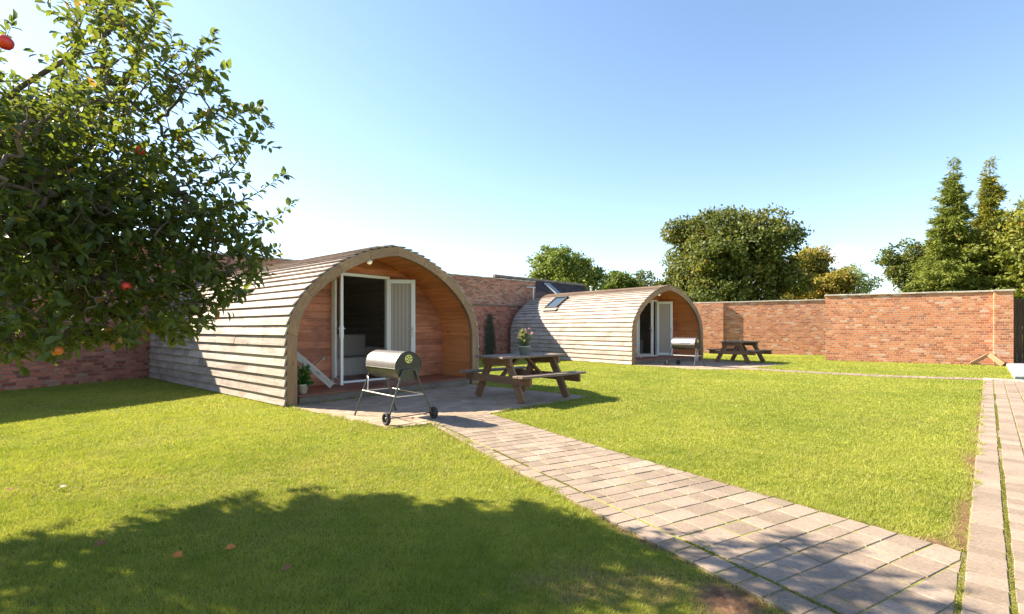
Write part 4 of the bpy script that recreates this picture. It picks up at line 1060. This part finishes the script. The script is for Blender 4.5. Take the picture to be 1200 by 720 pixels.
def conifer(label, px, ytop, Z, wpx, mat, seed, ybot=360):
    r = np.random.default_rng(seed); X, Y = at(px, Z); H = hh(ytop, Z); hb = hh(ybot, Z)-1.2; w = wpx/F*Z
    e = empty('spruce_tree', (X, Y, 0)); tag(e, label, 'spruce tree', 'spruces beyond the right wall'); m = MB()
    m.tube([(0, 0, 0), (0, 0, H*.5), (0, 0, H*.97)], [.22, .13, .012], 8)
    pos = []; dirs = []; h = hb
    while h < H-.1:
        k = (H-h)/(H-hb); n = 6 if k > .25 else 4; bl = (w/2)*min(1, (k**1.3)*1.3)*1.15
        for j in range(n):
            a = r.random()*2*math.pi; L_ = bl*r.uniform(.5, 1.2)+.10; up0 = .45 if k < .3 else .12
            tip = np.array([math.cos(a)*L_, math.sin(a)*L_, h+L_*up0-.10*L_*L_]); b0 = np.array([0, 0, h]); mid = (b0+tip)/2+[0, 0, -.07*L_]
            if L_ > .2: m.tube([tuple(b0), tuple(mid), tuple(tip)], [.03*min(1, L_), .018, .006], 4)
            ns_ = int(L_*(46 if k > .35 else 34))+5
            if k < .13: ns_ = 3
            for q in range(ns_):
                t_ = r.uniform(.12, 1.05); p = b0*(1-t_)**2+2*mid*t_*(1-t_)+tip*t_*t_; sp = .22*L_*(1.15-t_)+.05
                side = r.normal(size=3)*np.array([1, 1, .35])*sp; pos.append(p+side); dirs.append(unit((tip-b0))*.6+side/ max(sp, .05)*.6+[0, 0, -.35])
        h += .26 if k > .2 else .30
    pos = np.array(pos); dirs = unit(np.array(dirs)+r.normal(size=(len(pos), 3))*.25); n = len(pos); rep = 5
    pos = np.repeat(pos, rep, 0)+r.normal(0, .06, (n*rep, 3)); dirs = unit(np.repeat(dirs, rep, 0)+r.normal(0, .3, (n*rep, 3))); n *= rep
    Xb, Yb, Zb = basis(dirs, unit(r.normal(size=(n, 3))+[0, 0, 1.2]))
    scatter('crown', [(0, 0, 0), (.5, .13, .02), (1, 0, -.06), (.5, -.13, .02)], QF, pos, Xb, Yb, Zb, .26*(.6+.7*r.random(n)), mat, np.clip(r.normal(.5, .22, n), 0, 1), e)
    m.build('trunk', M['bark'], e)
conifer('left green spruce with a bare pointed top', 1117, 184, 33, 78, M['needle'], 51)
conifer('right golden-green spruce with cones at its top', 1160, 184, 34, 64, M['needle2'], 52)
conifer('low spruce spreading at the left foot of the green spruce', 1103, 268, 35, 70, M['needle'], 53)

# ------------------------------------------------------------------ apple tree in the foreground
SIL = [(-60, 92), (0, 92), (38, 112), (48, 70), (85, 60), (70, 30), (95, -10), (185, -10), (192, 20), (172, 48), (168, 80), (195, 60), (215, 52), (236, 34), (249, 55), (238, 92), (262, 118), (300, 126), (313, 148), (296, 178), (262, 200), (305, 202), (330, 205), (344, 240), (318, 266), (314, 300), (300, 318), (282, 350), (238, 372), (206, 394), (170, 382), (140, 400), (120, 392), (62, 414), (0, 420), (-60, 420)]
def apple_tree():
    r = np.random.default_rng(5); base_ = np.array([-5.2, 3.15, 0.])
    e = empty('apple_tree', tuple(base_)); tag(e, 'leafy apple tree reaching in from the left with red apples', 'tree')
    # candidate points
    N0 = 160000; Q = np.stack([r.uniform(-7.9, -1.55, N0), r.uniform(2.3, 5.3, N0), r.uniform(.85, 4.4, N0)], 1)
    px_ = 600+F*Q[:, 0]/Q[:, 1]; py_ = 385-F*(Q[:, 2]-EYE)/Q[:, 1]
    ell = ((Q[:, 0]+4.9)/3.3)**2+((Q[:, 1]-3.85)/1.35)**2+((Q[:, 2]-2.35)/1.75)**2
    yz = np.clip((px_)/340, 0, 1); depth_ok = np.abs(Q[:, 1]-3.95) < 1.25*(1-.78*yz)
    infr = px_ > -20
    ok_in = infr & inside(SIL, px_, py_) & depth_ok
    ok_out = (~infr) & (ell < 1) & (Q[:, 2] > 1.0) & (Q[:, 2] < 3.35) & (Q[:, 1] > 2.55)
    low = (px_ < 70) & infr & (py_ < 120)
    sx_, sy_ = Q[:, 0]+1.257*Q[:, 2], Q[:, 1]-.425*Q[:, 2]                   # where its shade would fall
    gx_ = np.where(sy_ > .3, 600+F*sx_/np.maximum(sy_, .3), 600); gy_ = np.where(sy_ > .3, 385+F*EYE/np.maximum(sy_, .3), 2000)
    lim = np.interp(gx_, [-300, 0, 60, 120, 200, 330, 380, 430, 520, 600, 680, 760, 860, 900, 960, 1060, 1120], [665, 640, 634, 612, 600, 574, 567, 584, 591, 590, 613, 634, 640, 628, 640, 668, 705])
    soft = np.clip((gy_-lim)/34+(vnoise(gx_, gy_, .045, 31)-.55)*1.5, 0, 1)
    shade_ok = (gy_ > lim) & (r.random(N0) < soft) & ((((gx_-735)/150)**2+((gy_-690)/45)**2 > 1) | (r.random(N0) < .3))
    ok = ((ok_in & (~low | (r.random(N0) < .15))) | ok_out) & shade_ok
    Q = Q[ok]
    dens = np.where(600+F*Q[:, 0]/Q[:, 1] > -20, 1., .30); 
    # thinner high up so sky shows and sun reaches the worn grass
    pyq = 385-F*(Q[:, 2]-EYE)/Q[:, 1]; pxq = 600+F*Q[:, 0]/Q[:, 1]; core = ((pxq-112)/188)**2+((pyq-280)/148)**2
    dens *= np.where(pxq > -20, np.where(core < 1, .62, np.clip(.62-(core-1)*.6, .16, .62)), .5)*(.45+1.1*vnoise(pxq, pyq, .022, 33))
    Q = Q[r.random(len(Q)) < dens]; 
    sel = []; Q = Q[r.permutation(len(Q))]
    for q in Q:                                           # poisson-like thinning
        if len(sel) >= 7500: break
        sel.append(q)
    Q = np.array(sel)
    # long leafy shoots that reach out of the crown
    shoots = []
    for (x0, y0, x1, y1, z1) in [(235, 262, 344, 238, 3.8), (230, 250, 331, 206, 3.7), (215, 190, 312, 150, 3.9), (205, 180, 298, 128, 4.0), (190, 160, 262, 118, 3.8), (165, 130, 246, 40, 3.7), (150, 130, 216, 52, 3.9), (140, 120, 186, 4, 3.6), (225, 290, 318, 267, 4.0), (220, 300, 312, 302, 3.8), (215, 320, 284, 350, 3.7), (180, 330, 238, 372, 3.6), (165, 340, 206, 396, 3.8), (110, 350, 140, 400, 3.5), (60, 360, 62, 416, 3.4), (110, 110, 120, 20, 3.8), (70, 120, 88, 30, 3.5), (20, 150, 35, 95, 3.4), (235, 215, 290, 172, 3.6), (170, 150, 232, 88, 3.6), (0, 130, 14, 30, 3.3), (240, 270, 300, 322, 3.9), (200, 230, 270, 232, 3.4), (120, 90, 160, 60, 3.4)]:
        z0 = 3.75; a = np.array([(x0-600)/F*z0, z0, EYE+(385-y0)/F*z0]); b = np.array([(x1-600)/F*z1, z1, EYE+(385-y1)/F*z1]); L_ = np.linalg.norm(b-a); bow = r.normal(0, .04, 3)+[0, 0, -.05]
        for t_ in np.arange(0, 1.001, .065/L_): shoots.append(a+(b-a)*t_+bow*math.sin(math.pi*t_))
    shoots = np.array(shoots); Q = np.concatenate([Q, shoots])
    # main limbs
    nodes = []; par = []
    def chain(pts, p0):
        last = p0
        for a, b in zip(pts[:-1], pts[1:]):
            a = np.array(a, float); b = np.array(b, float); n = max(2, int(np.linalg.norm(b-a)/.14))
            for k in range(1, n+1):
                nodes.append(a+(b-a)*k/n+r.normal(0, .008, 3)); par.append(last); last = len(nodes)-1
        return last
    nodes.append(base_.copy()); par.append(-1)
    top = chain([base_, base_+[.05, 0, .6], base_+[.12, .02, 1.15]], 0); tp = nodes[top]
    for tip in [(-3.4, 3.7, 1.55), (-3.0, 4.2, 2.3), (-3.6, 3.4, 3.0), (-3.05, 3.9, 3.6), (-4.6, 3.5, 3.4), (-2.2, 4.0, 2.15), (-6.4, 4.2, 2.9), (-5.6, 3.1, 2.9), (-6.6, 3.5, 2.2)]:
        tip = np.array(tip); mid = (tp+tip)/2+[0, 0, .22]+r.normal(0, .06, 3); chain([tp, mid, tip], top)
    nd = list(nodes); D = np.full(len(Q), 1e9); near = np.zeros(len(Q), int); arr = np.array(nd)
    for i, q in enumerate(arr):
        dd_ = np.linalg.norm(Q-q, axis=1); m_ = dd_ < D; D[m_] = dd_[m_]; near[m_] = i
    done = np.zeros(len(Q), bool)
    for _ in range(len(Q)):
        k = int(np.argmin(np.where(done, 1e9, D))); a = nd[near[k]]; b = Q[k]; done[k] = True; L_ = np.linalg.norm(b-a)
        if L_ > .02:
            n = max(1, int(L_/.15)); last = int(near[k]); bow = r.normal(0, .02, 3)
            for j in range(1, n+1):
                t_ = j/n; p = a+(b-a)*t_+bow*math.sin(math.pi*t_); nd.append(p); par.append(last); last = len(nd)-1
                dd_ = np.linalg.norm(Q-p, axis=1); m_ = (dd_ < D) & ~done; D[m_] = dd_[m_]; near[m_] = last
    nd = np.array(nd); par_ = np.array(par); n = len(nd); cnt = np.ones(n)
    for i in range(n-1, 0, -1): cnt[par_[i]] += cnt[i]
    rad = .0015*cnt**.44; rad = np.minimum(rad, .07); rad[:top+1] = np.linspace(.12, .10, top+1)
    m = MB(); rel = nd-base_
    for i in range(1, n):
        a, b = rel[par_[i]], rel[i]; k = 4 if rad[i] < .006 else (6 if rad[i] < .02 else 9)
        m.tube([tuple(a), tuple(b)], [min(rad[par_[i]], rad[i]*1.25), rad[i]], k, cap=False)
    m.build('trunk', M['bark'], e)
    # leafy shoots
    ds = np.min(np.linalg.norm(nd[:, None, :]-shoots[None, :, :], axis=2), axis=1); on_sh = ds < .012
    tw = np.where((cnt <= 7) | on_sh)[0]; tw = tw[tw > 20]
    pos = []; dr = []; upv = []; inner = np.array([-5., 3.9, 1.9])
    for i in tw:
        p = nd[i]; d0 = unit(nd[i]-nd[par_[i]])*.6+unit(p-inner)*.5+np.array([0, 0, .25])+r.normal(0, .35, 3); d0 = unit(d0)
        Ls = r.uniform(.07, .17) if cnt[i] > 1 else r.uniform(.10, .20); k = int(r.integers(7, 11)) if cnt[i] == 1 else (5 if not on_sh[i] else 4)
        if on_sh[i]: Ls = r.uniform(.03, .07)
        for j in range(k):
            t_ = j/k; q = p+d0*Ls*t_; ax = unit(np.cross(d0, r.normal(size=3))); ld = unit(d0*.55+ax*.9+np.array([0, 0, -.12])); pos.append(q); dr.append(ld); upv.append(unit(np.array([0, 0, 1.])+d0*.3+r.normal(0, .45, 3)))
    pos = np.array(pos)-base_; dr = np.array(dr); upv = np.array(upv); N = len(pos)
    X, Y, Z = basis(dr, upv)
    v_, f_2 = leaf_t(.56, .12); tone = np.clip(r.beta(2.2, 2.6, N)+(pos[:, 2]-1.6)*.07, 0, 1); odd = r.random(N) < .012; tone[odd] = 1.
    scatter('crown', v_, f_2, pos, X, Y, Z, .044+.046*r.random(N)**1.3, M['apple_leaf'], tone, e)
    print('APPLE leaves', N, 'nodes', n)
apple_tree()
def apple(px, py, Z, mat, label):
    X, Y = at(px, Z); m = MB(); s = .037 if px < 20 else .030
    m.lathe([(0, .72*s), (.25*s, .86*s), (.6*s, .85*s), (.95*s, .35*s), (1.0*s, 0), (.9*s, -.45*s), (.55*s, -.85*s), (.2*s, -.9*s), (0, -.78*s)][::-1], (0, 0, 0), None, 18)
    o = m.build('apple', mat); o.location = (X, Y, hh(py, Z)); tag(o, label, 'apple', 'apples on the tree')
    st = MB(); st.tube([(0, 0, .7*s), (.006, 0, 1.6*s)], .0018, 5); st.build('stalk', M['bark'], o)
apple(6, 50, 2.65, M['apple'], 'large red apple at the left edge against the sky')
apple(165, 176, 3.35, M['apple'], 'red apple in the upper middle of the leaves')
apple(148, 336, 3.16, M['apple'], 'dark red apple in the middle of the shaded foliage')
apple(67, 411, 3.02, M['apple2'], 'orange apple hanging lowest, before the brick wall')

# ------------------------------------------------------------------ fallen leaves
def fallen(px, py, s, mat, label, a=0.):
    X, Y = gp(px, py); r = np.random.default_rng(int(px)); d = np.array([[math.cos(a), math.sin(a), .12]]); Xb, Yb, Zb = basis(d, np.array([[.2, -.5, 1.]]))
    v_, f_2 = leaf_t(.75, .16); o = scatter('fallen_leaf', v_, f_2, np.zeros((1, 3)), Xb, Yb, Zb, np.array([s]), mat, np.array([.5]))
    o.location = (X, Y, .034); tag(o, label, 'leaf', 'fallen leaves on the lawn')
fallen(264, 651, .05, M['dead_leaf'], 'bright orange fallen leaf in the lawn shadow', .5)
fallen(214, 660, .06, M['dead_leaf'], 'reddish fallen leaf left of the bright orange one', 3.)
fallen(70, 576, .045, M['dead_leaf2'], 'pale fallen leaf on the sunny lawn at left', .2)
fallen(10, 581, .06, M['dead_leaf3'], 'small brown fallen leaf at the left edge of the sunny lawn', 2.)
fallen(110, 648, .06, M['dead_leaf3'], 'brown leaf at the edge of the tree shadow', 1.)
fallen(330, 678, .06, M['dead_leaf3'], 'dark curled leaf in the shadow near the bottom', 1.)
